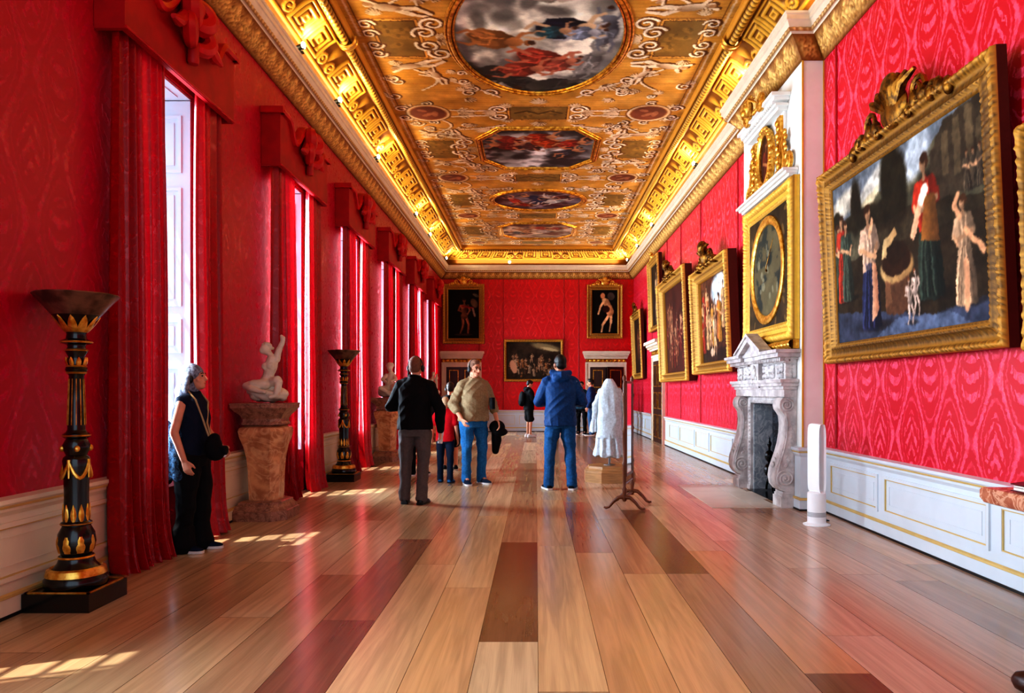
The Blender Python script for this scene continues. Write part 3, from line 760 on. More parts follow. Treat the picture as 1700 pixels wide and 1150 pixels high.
        def F(u, v, a, s, sk, cl):
            x0, y0 = cx+u*rx, y+v*ry; R = lambda p, q: (x0+s*(p*math.cos(a)-q*math.sin(a)), y0+s*1.45*(p*math.sin(a)+q*math.cos(a)))
            dk = np.array(cl)*.45
            c.ell(*R(.25,0), .55*s, .3*s, dk, a, soft=.5); c.poly([R(-.3,.15), R(.05,.3), R(.5,.34), R(.8,.1), R(.6,-.2), R(.15,-.3), R(-.25,-.15)], cl, shade=dk)
            c.ell(*R(.45,.1), .3*s, .2*s, np.array(cl)*1.2, a, shade=dk); c.ell(*R(.3,-.1), .28*s, .14*s, np.array(cl)*.8, a+.4)
            for q in range(4): c.stroke([R(-.15+.12*q,.16-.05*q), R(.3,.12-.1*q), R(.65,.2-.13*q)], .035*s, np.array(cl)*(1.4 if q%2 else .5), .7)
            for p, p1, q in (((-.3,.1),(-.42,.3),(-.62,.36)), ((-.22,-.14),(-.42,-.3),(-.62,-.26)), ((.5,.1),(.75,.22),(.98,.1)), ((.5,-.12),(.72,-.24),(1.0,-.16))): c.stroke([R(*p), R(*p1), R(*q)], .12*s, np.array(sk)*.85, 1, .06*s)
            c.ell(*R(-.26,0), .22*s, .2*s, sk, a, shade=np.array(sk)*.6); c.ell(*R(-.58,.03), .1*s, .13*s, sk, a, shade=np.array(sk)*.6); c.ell(*R(-.65,.05), .09*s, .1*s, (64,40,26), a)
        for f in pal[2]: F(*f)
        c.smear(.012, 7, seed+3, 1); c.smear(.006, 25, seed+5, 0)
        if kind == 0: ins = np.hypot(X/(rx-.13), Y/(ry-.13)) < 1
        else:
            ax, ay = np.abs(X)/(rx-.13), np.abs(Y)/(ry-.13); ins = (ax < 1) & (ay < 1) & (ax*1.0+ay*.95 < 1.55)
        c.c = np.where(ins[..., None], c.c, k)
    sk, rd = (206,140,96), (160,52,34)
    scene(10.1-CY0, 1.27, 1.88, 0, 3, ((212,206,190), (120,116,112), [(-.62,.55,.1,.62,(74,72,62),(58,58,54)), (-.3,.72,.4,.6,(74,72,62),(52,52,50)), (.1,.82,.0,.7,(80,78,70),(60,60,56)), (.62,.3,2.0,.5,(150,146,140),(150,146,142)), (.72,-.2,1.6,.5,(120,122,130),(116,118,126)), (-.4,.02,3.3,.62,(196,130,76),(176,116,64)), (.36,-.16,3.05,.66,(226,190,150),(24,30,48)), (.5,-.1,3.0,.42,(190,190,196),(150,160,180)), (.2,-.12,2.9,.36,(206,160,120),(50,90,100)), (.12,.32,3.3,.62,(206,120,90),(176,72,52)), (-.12,.5,3.0,.55,(206,130,96),(170,76,56)), (.3,.4,2.6,.42,(206,130,100),(180,90,70)), (-.1,-.7,.2,.6,(206,190,170),(190,180,160))]))
    scene(14.7-CY0, 1.2, 1.27, 1, 14, ((190,184,180), (62,52,50), [(-.6,-.2,.2,.5,sk,(120,40,30)), (.25,-.25,3.2,.58,(206,120,70),(190,70,26)), (.6,-.3,2.8,.45,sk,rd), (-.2,-.2,.5,.42,(180,120,90),(90,50,44)), (-.55,-.5,.3,.45,sk,(150,50,36)), (.1,-.55,3.0,.5,sk,(176,60,30)), (.55,.1,2.5,.4,sk,(70,64,70))]))
    scene(18.6-CY0, 1.22, 1.06, 0, 22, ((130,112,116), (84,44,40), [(-.5,-.05,1.0,.42,(226,160,130),(190,60,44)), (.1,-.1,2.2,.5,(226,200,180),(52,56,84)), (.45,0,2.6,.5,(226,206,186),(200,190,180)), (-.15,-.3,.4,.42,sk,(44,50,80)), (-.35,.4,.2,.36,sk,rd), (.6,-.3,2.8,.4,sk,(90,40,36))]))
    scene(22.15-CY0, 1.15, 1.12, 1, 31, ((180,160,140), (110,56,44), [(-.4,-.1,.6,.45,sk,(190,130,90)), (.3,0,2.6,.5,(226,196,166),(180,160,150)), (0,-.35,.2,.45,sk,rd), (.6,-.3,2.9,.4,sk,(150,50,40)), (-.6,.2,.4,.4,sk,(90,80,90))]))
    # border line and end darkening by a painted band
    c.rect(0, W, Hh-.14, Hh, (176,116,40))
    ob = c.mesh('ceiling', lambda x, y: (x-W/2+.04, y+CY0, 0*x+6.17), M['mural']); struct(ob)
    mb = MB()
    for Y, kind, rx, ry in meds:
        def P(t, g):
            if kind == 0: return (.04+(rx+g)*math.cos(t), Y+(ry+g)*math.sin(t))
            e = .62; pts = [(-1,-e+.1),(-e,-1),(e,-1),(1,-e+.1),(1,e-.1),(e,1),(-e,1),(-1,e-.1)]; q = t/(2*PI)*8; i = int(q) % 8; f = q-int(q)
            u = pts[i][0]*(1-f)+pts[(i+1)%8][0]*f; v = pts[i][1]*(1-f)+pts[(i+1)%8][1]*f; return (.04+(rx+g)*u, Y+(ry+g)*v)
        ts = np.linspace(0, 2*PI, 97)[:-1]
        for g, w, hgt in ((-.01,.02,.03),(-.06,.035,.045),(-.115,.018,.03)):
            rings = [[(*P(t, g+dg*w), 6.168-hz*hgt) for t in ts] for dg, hz in ((1,0),(.7,.8),(0,1),(-.7,.8),(-1,0))]
            mb.loft(rings, cap=False)
    fo = mb.build('medallion_frame', M['gilt'], ob)
    struct(MB().box(XL+.7, XR-.7, YN, CY0+.005, 6.172, 6.2).build('ceiling_plain', simple('painted gold ceiling', (190,122,40), .6), ob, 0))
    struct(MB().box(XL-.7, XR+.6, YN, YB+.3, 6.3, 6.4).build('ceiling_slab', M['offwhite'], ob, 0))
    ob2 = MB()
ceiling()
# wall tops behind the cove so that no light leaks
struct(MB().box(XL-T, XL-.02, YN, YB, 5.75, 6.3).box(XR+.02, XR+.5, YN, YB, 5.75, 6.3).box(XL-T, XR+.5, YB+.02, YB+.3, 5.75, 6.3).build('wall_upper', M['offwhite'], smooth=0))

# ================================================================== CORNICE SPOTLIGHTS
def spot_fixture(x, y, label, rz, light=True, z=5.642):
    t = thing('spotlight', label, 'spotlight', (x, y, z), rz, 'small uplights along the cornice ledge')
    MB().box(-.04,.04,-.03,.03,0,.02).tube([(0,0,.02),(0,0,.05)], .01, 6).build('bracket', M['black'], t)
    MB().tube([(-.05,0,.06),(-.02,0,.07),(.04,0,.09)], [.03,.036,.04], 12).build('lamp_body', M['black'], t)
    MB().ell((.036,0,.096), (.03,.046,.046)).build('lens', M['lens'], t)
lamps_l = [9.35, 11.1, 13.8, 18.2, 20.6, 24.3]
lamps_r = [14.2, 19.4, 22.2, 24.6]
nm = ['nearest','second nearest','third from the front','fourth from the front','fifth from the front','farthest']
for k, y in enumerate(lamps_l): spot_fixture(XL+.275, y, 'small lit spotlight on the left cornice ledge, '+nm[k]+' there', 0)
nm = ['nearest','second nearest','third','farthest']
for k, y in enumerate(lamps_r): spot_fixture(XR-.275, y, 'small black spotlight on the right cornice ledge, '+nm[k]+' on that side', PI)
spot_fixture(-.9, YB-.25, 'small black spotlight on the end wall cornice, above the left side of the battle picture', -PI/2)
# ================================================================== PICTURES
def frame_geo(W, H, prof, carv, step=.02):
    """picture frame lying in local XZ, facing -Y, bottom centre at origin. prof: (inset, height); carv: amplitude per profile point; returns P[n,m,3], t(0..1 carve)"""
    cs = [(-W/2,0),(W/2,0),(W/2,H),(-W/2,H)]; dg = [(1,1),(-1,1),(-1,-1),(1,-1)]
    d = np.array([p[0] for p in prof]); hgt = np.array([p[1] for p in prof]); cv = np.array(carv)
    P = []; Ts = []; L0 = 0
    for i in range(4):
        a, b = np.array(cs[i], float), np.array(cs[(i+1)%4], float); ga, gb = np.array(dg[i]), np.array(dg[(i+1)%4])
        Ls = np.linalg.norm(b-a); n = max(3, int(Ls/step)); t = np.linspace(0, 1, n)[:-1]
        A = a+d[:,None]*ga; B = b+d[:,None]*gb; XZ = A[None]*(1-t)[:,None,None]+B[None]*t[:,None,None]
        L = L0+t*Ls; q = L[:,None]
        lv = np.abs(np.sin(q*PI/.066+d[None]*26+.8*np.sin(q*31))); lv2 = .5+.5*np.sin(q*2*PI/.041+d[None]*60)
        corner = np.exp(-(np.minimum(t, 1-t)*Ls/.22)**2)[:,None]
        h = cv[None]*(.65*lv+.35*lv2+.6*corner*np.abs(np.sin(q*37+d[None]*60)))
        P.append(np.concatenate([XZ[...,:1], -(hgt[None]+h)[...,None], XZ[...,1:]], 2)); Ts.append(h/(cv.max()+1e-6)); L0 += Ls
    P = np.concatenate(P); Ts = np.concatenate(Ts); return np.concatenate([P, P[:1]]), np.concatenate([Ts, Ts[:1]])
def crest(W, H, d=.05):
    """carved cartouche: shell, scrolls and leaves"""
    b = MB(); r = random.Random(5)
    b.ell((0,-d,H*.42), (W*.13, d, H*.34)); b.ell((0,-d*1.6,H*.78), (W*.09, d*.8, H*.24))
    for k in range(-3, 4): b.tube([(0,-d,H*.3),(W*.05*k,-d*1.9,H*(.75-.03*abs(k))),(W*.075*k,-d*1.2,H*(1.0-.07*abs(k)))], [W*.02,W*.024,W*.012], 6)
    for s in (-1, 1):
        for (cx, cz, rr, tr) in ((.24,.42,.22,1.5),(.36,.22,.16,1.4),(.16,.16,.14,1.2)):
            pts = [(s*(W*cx+H*rr*(1-.7*t)*math.cos(t*tr*2*PI)), -d*(1+.5*t), H*(cz+rr*(1-.7*t)*math.sin(t*tr*2*PI))) for t in np.linspace(0,1,18)]
            b.tube(pts, [H*.05*(1-.5*t) for t in np.linspace(0,1,18)], 6)
        for k in range(5):
            x = W*(.2+.07*k); b.ell((s*x,-d,H*(.30-.04*k+.06*(k%2))), (W*.045, d*.7, H*(.16-.015*k)), Euler((0, s*(.6+.2*k), 0)).to_matrix(), 10, 6)
    return b
def picture(name, label, loc, rz, W, H, fw, canvas, group=None, tilt=0, gilt='gilt', depth=.09, crest_h=0, cat='painting', carv=.02, plain=False, crest_w=0, crest_x=0):
    t = thing(name, label, cat, loc, rz, group, tilt)
    f = fw
    if plain: pr = [(0,.0),(0,depth*.76),(0,depth*.8),(f*.1,depth),(f*.8,depth*.9),(f,depth*.5),(f,.02)]; cr = [0,0,0,.003,.003,0,0]
    else:
        pr = [(0,.0),(0,depth*.71),(0,depth*.75),(f*.05,depth*.95),(f*.16,depth*1.05),(f*.26,depth*.85),(f*.34,depth*.62),(f*.5,depth*.6),(f*.64,depth*.62),(f*.7,depth*.8),(f*.8,depth*.84),(f*.86,depth*.5),(f*.93,depth*.5),(f,depth*.35),(f,.015)]
        cr = [0,0,0,carv*.6,carv*.75,carv*.5,0,carv*.3,carv*.35,carv*.2,carv*.45,.0,.3*carv,0,0]
    P, T_ = frame_geo(W, H, pr, cr, .012 if loc[1] < 16 and W > 2.5 else .02)
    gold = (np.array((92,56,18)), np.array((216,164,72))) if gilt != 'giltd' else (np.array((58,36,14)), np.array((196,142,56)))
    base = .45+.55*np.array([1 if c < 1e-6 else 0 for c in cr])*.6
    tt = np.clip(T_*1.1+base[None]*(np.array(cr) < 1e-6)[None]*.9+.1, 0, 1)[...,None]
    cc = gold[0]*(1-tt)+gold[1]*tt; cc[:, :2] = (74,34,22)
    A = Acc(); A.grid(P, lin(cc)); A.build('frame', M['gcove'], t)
    MB().box(-W/2+.01, W/2-.01, -depth*.7, -.005, .012, .03).box(-W/2+.01, W/2-.01, -depth*.7, -.005, H-.03, H-.012).box(-W/2+.003, -W/2+.02, -depth*.72, -.003, .01, H-.01).box(W/2-.02, W/2-.003, -depth*.72, -.003, .01, H-.01).build('frame_back', M['sidewood'], t, 0)
    if canvas is not None:
        canvas.smear(.008 if W > 2 else .004, 9, 3, 1); canvas.smear(.004, 40, 7, 0)
        w, h = W-2*f+.02, H-2*f+.02
        canvas.mesh('canvas', lambda x, y: (x-w/2, 0*x-.025, y+f-.01), M['canvas'], t)
    if crest_h:
        c = crest(crest_w or min(W*.5, crest_h*2.6), crest_h, depth*.55); c.xf(Matrix.Translation((crest_x, -depth*.3, H-crest_h*.22))); c.build('crest', M['giltd' if W > 2 else 'giltl'], t)
    return t
def inner(W, H, f): return W-2*f+.02, H-2*f+.02
def person2d(c, x, y, h, robe, skin=(206,156,116), hair=(60,36,22), lean=0, robe2=None, nude=False, kneel=False):
    """painted standing figure, feet at (x, y), height h"""
    rr = random.Random(int(x*977+y*131+h*57)); sk = np.array(skin, float); w = h*.15; rb = np.array(robe, float); dk = rb*.35; X = lambda v: x+lean*h*v; sd = rr.choice((-1, 1))
    c.ell(x+w*.5, y+h*.02, w*1.8, h*.04, (24,18,14), soft=.6, a=.6)
    c.ell(X(.95)-sd*h*.012, y+h*.95, h*.06, h*.058, hair, soft=.25)
    if nude:
        for s in (-1, 1):
            c.stroke([(x+s*w*.75, y),(x+s*w*.62+sd*w*.2, y+h*.13),(X(.25)+s*w*.5+sd*w*.3, y+h*.27),(X(.5)+s*w*.3, y+h*.5)], h*.04, sk*.8, 1, h*.095); c.stroke([(x+s*w*.7-w*.1, y+h*.02),(X(.25)+s*w*.42+sd*w*.3, y+h*.28),(X(.5)+s*w*.2, y+h*.48)], h*.02, sk*1.05, .8, h*.04)
            c.stroke([(X(.8)+s*w*.7, y+h*.8),(X(.68)+s*w*1.05, y+h*.66),(X(.62)+sd*w*.6, y+h*.55)], h*.055, sk*.82, 1, h*.035)
        c.ell(X(.5), y+h*.5, w*.66, h*.085, sk*.85, shade=sk*.4); c.poly([(X(.5)-w*.55,y+h*.5),(X(.5)+w*.55,y+h*.5),(X(.6)+w*.42,y+h*.6),(X(.8)+w*.75,y+h*.8),(X(.84),y+h*.84),(X(.8)-w*.75,y+h*.8),(X(.6)-w*.42,y+h*.6)], sk, shade=sk*.4)
        c.ell(X(.74)-w*.25, y+h*.74, w*.3, h*.05, sk*1.1, soft=.5, a=.7)
    else:
        c.poly([(x-w*1.0,y),(x+w*.3,y-h*.015),(x+w*1.25,y+h*.01),(X(.3)+w*1.1,y+h*.3),(X(.52)+w*.75,y+h*.54),(X(.8)+w*.8,y+h*.8),(X(.85),y+h*.86),(X(.82)-w*.75,y+h*.81),(X(.54)-w*.65,y+h*.54),(X(.3)-w*.95,y+h*.28)], rb, shade=dk)
        if robe2 is not None: r2 = np.array(robe2, float); c.poly([(X(.5)-w*.75,y+h*.47),(X(.5)+w*.8,y+h*.5),(X(.8)+w*.8,y+h*.8),(X(.85),y+h*.855),(X(.82)-w*.75,y+h*.81)], r2, shade=r2*.4)
        for k in range(9):
            u = -.8+.2*k+rr.uniform(-.08,.08); cc = rb*1.5 if k % 3 == 0 else dk
            c.stroke([(x+w*u*1.1, y+h*.02),(X(.25)+w*u*.9+w*rr.uniform(-.15,.15), y+h*.25),(X(.52)+w*u*.35, y+h*.53)], h*.02, cc, .65, h*.006)
        col = np.array(robe2 if robe2 is not None else robe, float)
        for k in range(5): u = -.5+.25*k; c.stroke([(X(.52)+w*u*.9, y+h*.53),(X(.68)+w*u*.8+w*.1, y+h*.68),(X(.8)+w*u*1.1, y+h*.8)], h*.014, col*(1.35 if k % 2 else .45), .55)
        for s in (-1, 1):
            c.stroke([(X(.8)+s*w*.66, y+h*.79),(X(.66)+s*w*.98, y+h*.66)], h*.085, col*(.95 if s < 0 else .55), 1, h*.07); c.stroke([(X(.66)+s*w*.98, y+h*.66),(X(.6)+sd*w*.75, y+h*.585+s*h*.02)], h*.045, sk*(.95 if s < 0 else .7), 1, h*.03); c.ell(X(.6)+sd*w*.8, y+h*.585+s*h*.02, h*.02, h*.02, sk)
    c.stroke([(X(.84),y+h*.83),(X(.9),y+h*.9)], h*.042, sk*.75); c.ell(X(.93)+sd*h*.006, y+h*.93, h*.043, h*.056, sk, shade=sk*.5, soft=.2); c.ell(X(.93)+sd*h*.03, y+h*.925, h*.014, h*.012, sk*.85); c.stroke([(X(.93)+sd*h*.004,y+h*.938),(X(.93)+sd*h*.026,y+h*.94)], h*.009, sk*.35, .8)
    c.ell(X(.965)-sd*h*.01, y+h*.972, h*.052, h*.03, hair, soft=.3)
def blobs(c, r, n, x0, x1, y0, y1, h0, h1, pal, skin=(206,150,110)):
    for k in range(n):
        y = y1-(y1-y0)*(k+r.random())/n; x = x0+(x1-x0)*r.random()
        person2d(c, x, y, h0+(h1-h0)*r.random(), pal[r.randrange(len(pal))], skin=np.array(skin)*(.75+.4*r.random()), lean=(r.random()-.5)*.35, nude=r.random() < .18)

# -- large biblical-looking well scene
W, H, f = 3.14, 2.07, .215
w, h = inner(W, H, f); c = Cv(w, h, .0085, (52,40,28), warp=.012, seed=3)
c.rect(0, w, h*.5, h, (92,86,66)); c.poly([(0,h*.72),(w*.3,h*.83),(w*.55,h*.8),(w*.8,h*.95),(w,h),(0,h)], (116,122,130))
c.ell(w*.1, h*.86, w*.12, h*.07, (226,214,194), .2, soft=.5); c.ell(w*.33, h*.87, w*.12, h*.06, (230,222,208), .4, soft=.5); c.ell(w*.63, h*.9, w*.09, h*.1, (206,214,222), .5, soft=.5); c.ell(w*.3, h*.8, w*.1, h*.03, (214,196,160), .3, soft=.5)
for (x, y, rx, ry) in ((.2,.8,.045,.17),(.47,.86,.07,.2),(.52,.78,.06,.2),(.03,.78,.04,.06),(.27,.72,.2,.06),(.42,.68,.12,.08),(.75,.68,.12,.12)): c.ell(w*x, h*y, w*rx, h*ry, (40,34,22), soft=.35)
c.poly([(w*.7,h*.62),(w*.72,h*.86),(w*.8,h*.98),(w,h),(w,h*.6)], (70,58,44)); 
for x, y0, y1 in ((.78,.72,.92),(.84,.7,.96),(.9,.68,.98),(.95,.68,.9)): c.rect(w*x, w*(x+.035), h*y0, h*y1, (98,82,60))
c.poly([(0,h*.3),(w*.35,h*.62),(w*.6,h*.66),(w,h*.55),(w,0),(0,0)], (54,42,28), a=.8)
c.poly([(0,0),(w,0),(w,h*.12),(w*.7,h*.08),(w*.4,h*.14),(0,h*.2)], (66,72,92)); c.poly([(w*.3,0),(w*.9,0),(w*.8,h*.07),(w*.5,h*.1)], (110,124,152), a=.8)
c.rnd(.35, 24, 5)
c.c *= .86
c.rect(w*.4, w*.565, h*.14, h*.36, (88,58,40)); c.poly([(w*.4,h*.14),(w*.45,h*.14),(w*.44,h*.36),(w*.4,h*.36)], (122,84,58)); c.ell(w*.482, h*.15, w*.083, h*.04, (88,58,40))
c.ell(w*.485, h*.37, w*.115, h*.085, (200,168,116), shade=(150,112,70)); c.ell(w*.485, h*.40, w*.1, h*.075, (50,30,18)); c.rect(w*.44, w*.53, h*.43, h*.5, (40,26,16)); c.ell(w*.485, h*.45, w*.075, h*.06, (40,26,16))
c.poly([(w*.385,h*.44),(w*.40,h*.53),(w*.485,h*.585),(w*.5,h*.54),(w*.43,h*.49),(w*.42,h*.43)], (206,176,126), shade=(160,122,80))
for k, (x, hh, rb) in enumerate(((.04,.5,(70,76,60)),(.07,.54,(186,60,40)),(.105,.5,(74,84,70)))): person2d(c, w*x, h*.26, h*hh, rb)
person2d(c, w*.285, h*.06, h*.72, (46,52,84), robe2=(228,186,156), lean=.02); c.poly([(w*.3,h*.1),(w*.35,h*.16),(w*.345,h*.42),(w*.315,h*.45)], (226,176,140), shade=(150,96,70)); c.stroke([(w*.3,h*.6),(w*.325,h*.68)], .05, (214,160,120))
person2d(c, w*.69, h*.16, h*.72, (50,60,50), robe2=(192,56,34), lean=-.03); c.poly([(w*.645,h*.46),(w*.75,h*.42),(w*.735,h*.66),(w*.68,h*.68)], (150,96,44), shade=(80,50,26)); c.stroke([(w*.66,h*.66),(w*.6,h*.5)], .085, (222,170,132), 1, .05); c.stroke([(w*.68,h*.7),(w*.66,h*.66)], .1, (238,220,200))
person2d(c, w*.87, h*.09, h*.5, (206,166,130), nude=False, hair=(70,44,26)); c.stroke([(w*.855,h*.5),(w*.83,h*.56),(w*.85,h*.6)], .05, (206,150,110)); c.stroke([(w*.88,h*.43),(w*.96,h*.32)], .05, (206,150,110)); c.stroke([(w*.875,h*.08),(w*.88,h*.28)], .07, (206,150,112), 1, .05)
for x, y in ((.56,.05),(.6,.09)): person2d(c, w*x, h*y, h*.24, (0,0,0), skin=(238,206,186), hair=(120,70,40), nude=True)
for x in (.93,.96,.9): person2d(c, w*x, h*.6, h*.18, (90,76,60))
c.rnd(.25, 60, 15)
picture('gilt_framed_painting', 'large gilt-framed painting of a woman in red by a stone well', (XR-.03, 6.62, 1.68), -PI/2, W, H, f, c, 'large old master paintings on the side wall', .045, 'giltd', .1, .5, carv=.028, crest_w=1.75, crest_x=.16)
# next frame at the picture edge
W, H = 2.2, 1.42; w, h = inner(W, H, .2); c = Cv(w, h, .03, (56,40,30), seed=9); c.rnd(.5, 6)
picture('gilt_framed_painting', 'carved gilt frame of a picture cut off by the right edge of the photo', (XR-.12, 3.53, 1.62), -PI/2, W, H, .2, c, 'large old master paintings on the side wall', .04, 'giltd', .16, 0, carv=.03)
# many-figured scene behind chimney
W, H, f = 2.75, 1.98, .22; w, h = inner(W, H, f); c = Cv(w, h, .013, (70,36,22), warp=.015, seed=21)
c.ell(w*.58, h*.82, w*.22, h*.17, (190,206,216), soft=.4); c.ell(w*.66, h*.88, w*.14, h*.1, (232,232,226), soft=.5); c.rect(0, w*.2, h*.6, h, (96,52,30)); c.rect(w*.8, w, h*.5, h, (60,36,26)); c.rect(0, w, 0, h*.15, (44,24,18)); c.rnd(.4, 14, 4)
r = random.Random(4); blobs(c, r, 19, w*.04, w*.95, h*.06, h*.45, h*.4, h*.54, [(206,120,70),(180,50,36),(222,170,120),(120,50,34),(200,140,60)], (226,170,126))
person2d(c, w*.6, h*.22, h*.55, (196,130,40)); person2d(c, w*.82, h*.2, h*.62, (176,36,30), lean=.04); person2d(c, w*.9, h*.1, h*.55, (90,40,30), lean=-.1); person2d(c, w*.42, h*.08, h*.5, (0,0,0), skin=(236,190,150), nude=True); c.ell(w*.33, h*.12, w*.06, h*.05, (180,150,126))
c.rnd(.3, 40, 6)
picture('gilt_framed_painting', 'gilt-framed crowded figure painting with a patch of blue sky, left of the chimneypiece', (XR-.03, 13.28, 1.7), -PI/2, W, H, f, c, 'large old master paintings on the side wall', .04, 'gilt', .2, .5, carv=.02)
# dark crowd scene
W, H, f = 3.3, 2.42, .22; w, h = inner(W, H, f); c = Cv(w, h, .017, (64,26,18), warp=.015, seed=31); c.rnd(.35, 8, 3)
r = random.Random(8); blobs(c, r, 42, w*.04, w*.96, h*.03, h*.48, h*.16, h*.27, [(150,80,50),(190,120,90),(110,50,36),(206,150,110),(130,40,30)], (226,160,120))
for x in (.12,.2,.3): blobs(c, r, 4, w*x-.1, w*x+.1, h*.45, h*.72, h*.12, h*.16, [(150,80,50),(190,130,90)])
picture('gilt_framed_painting', 'gilt-framed dark red-brown crowd painting, second from the chimneypiece', (XR-.03, 16.9, 1.6), -PI/2, W, H, f, c, 'large old master paintings on the side wall', .04, 'gilt', .2, .45, carv=.02)
# upper picture over the side door
W, H, f = 1.75, 1.95, .16; w, h = inner(W, H, f); c = Cv(w, h, .02, (34,24,18), seed=41); c.rnd(.4, 8); person2d(c, w*.5, h*.05, h*.85, (120,80,60), skin=(200,160,120), nude=True)
picture('gilt_framed_painting', 'tall gilt-framed dark painting hung high above the side door', (XR-.03, 19.98, 3.02), -PI/2, W, H, f, c, None, .03, 'gilt', .12, .2, carv=.022)
# far corner picture
W, H, f = 2.1, 2.1, .2; w, h = inner(W, H, f); c = Cv(w, h, .02, (44,28,20), seed=51); c.rnd(.4, 8); r = random.Random(9); blobs(c, r, 6, w*.15, w*.85, h*.08, h*.4, h*.4, h*.55, [(110,60,40),(70,60,50),(150,90,60)], (196,140,100))
picture('gilt_framed_painting', 'gilt-framed dark figure painting beyond the side door, nearest the far corner', (XR-.03, 23.3, 1.76), -PI/2, W, H, f, c, None, .04, 'gilt', .12, .4, carv=.025)
# end wall
W, H, f = 1.42, 2.03, .19; w, h = inner(W, H, f); c = Cv(w, h, .012, (16,12,12), warp=.01, seed=61)
person2d(c, w*.52, h*.1, h*.72, (0,0,0), skin=(150,96,72), hair=(40,26,20), nude=True); c.stroke([(w*.45,h*.66),(w*.8,h*.62)], .06, (130,40,36)); c.ell(w*.84, h*.72, w*.1, h*.1, (90,70,56), .5); c.stroke([(w*.8,h*.6),(w*.86,h*.46)], .07, (130,110,96)); c.ell(w*.5, h*.08, w*.3, h*.02, (56,46,40)); c.ell(w*.9, h*.88, w*.12, h*.03, (92,84,74), -.4); c.rnd(.35, 12, 2)
picture('gilt_framed_painting', 'upright gilt-framed painting of a shadowy nude above the left end-wall door', (-2.47, YB-.012, 2.99), 0, W, H, f, c, None, .02, 'gilt', .1, .32, carv=.022, crest_w=1.0)
W, H, f = 1.22, 1.83, .18; w, h = inner(W, H, f); c = Cv(w, h, .012, (14,11,10), warp=.01, seed=71)
sk = (226,178,128)
c.poly([(w*.56,h*.5),(w*.85,h*.52),(w*.74,h*.66),(w*.64,h*.78),(w*.5,h*.82),(w*.38,h*.78),(w*.44,h*.68)], (206,158,112), shade=(120,76,48)); c.stroke([(w*.38,h*.04),(w*.42,h*.2),(w*.66,h*.42)], .055, sk, 1, .13); c.stroke([(w*.68,h*.05),(w*.74,h*.25),(w*.74,h*.45)], .05, sk, 1, .13); c.ell(w*.7, h*.5, w*.15, h*.1, sk, shade=(150,96,60)); c.ell(w*.68, h*.6, w*.1, h*.1, sk, .4, shade=(150,96,60), soft=.5); c.ell(w*.42, h*.86, w*.09, h*.07, (190,130,90)); c.stroke([(w*.5,h*.78),(w*.34,h*.62),(w*.25,h*.45)], .08, sk, 1, .05); c.ell(w*.74, h*.85, w*.14, h*.09, (70,62,58), .4); c.ell(w*.55, h*.56, w*.14, h*.08, (60,26,20)); c.rnd(.3, 12, 2)
picture('gilt_framed_painting', 'gilt-framed painting of a pale nude seen from behind above the right end-wall door', (2.34, YB-.012, 3.17), 0, W, H, f, c, None, .02, 'gilt', .1, .32, carv=.022, crest_w=1.0)
W, H, f = 2.02, 1.44, .09; w, h = inner(W, H, f); c = Cv(w, h, .011, (50,38,28), warp=.012, seed=81); c.rnd(.5, 12, 3); c.ell(w*.72, h*.86, w*.26, h*.09, (130,116,84), -.2, soft=.5); c.ell(w*.8, h*.8, w*.16, h*.04, (176,160,120), -.2, soft=.4)
r = random.Random(12); blobs(c, r, 46, w*.05, w*.95, h*.05, h*.46, h*.14, h*.27, [(150,110,80),(110,80,56),(180,150,120),(90,60,44),(170,110,60)], (216,170,130)); c.ell(w*.13, h*.34, w*.06, h*.18, (190,140,110), .3)
picture('wood_framed_painting', 'wide battle painting in a narrow plain frame in the middle of the end wall', (-.085, YB-.012, 1.7), 0, W, H, f, c, None, .02, 'giltd', .08, 0, carv=.004, plain=True)

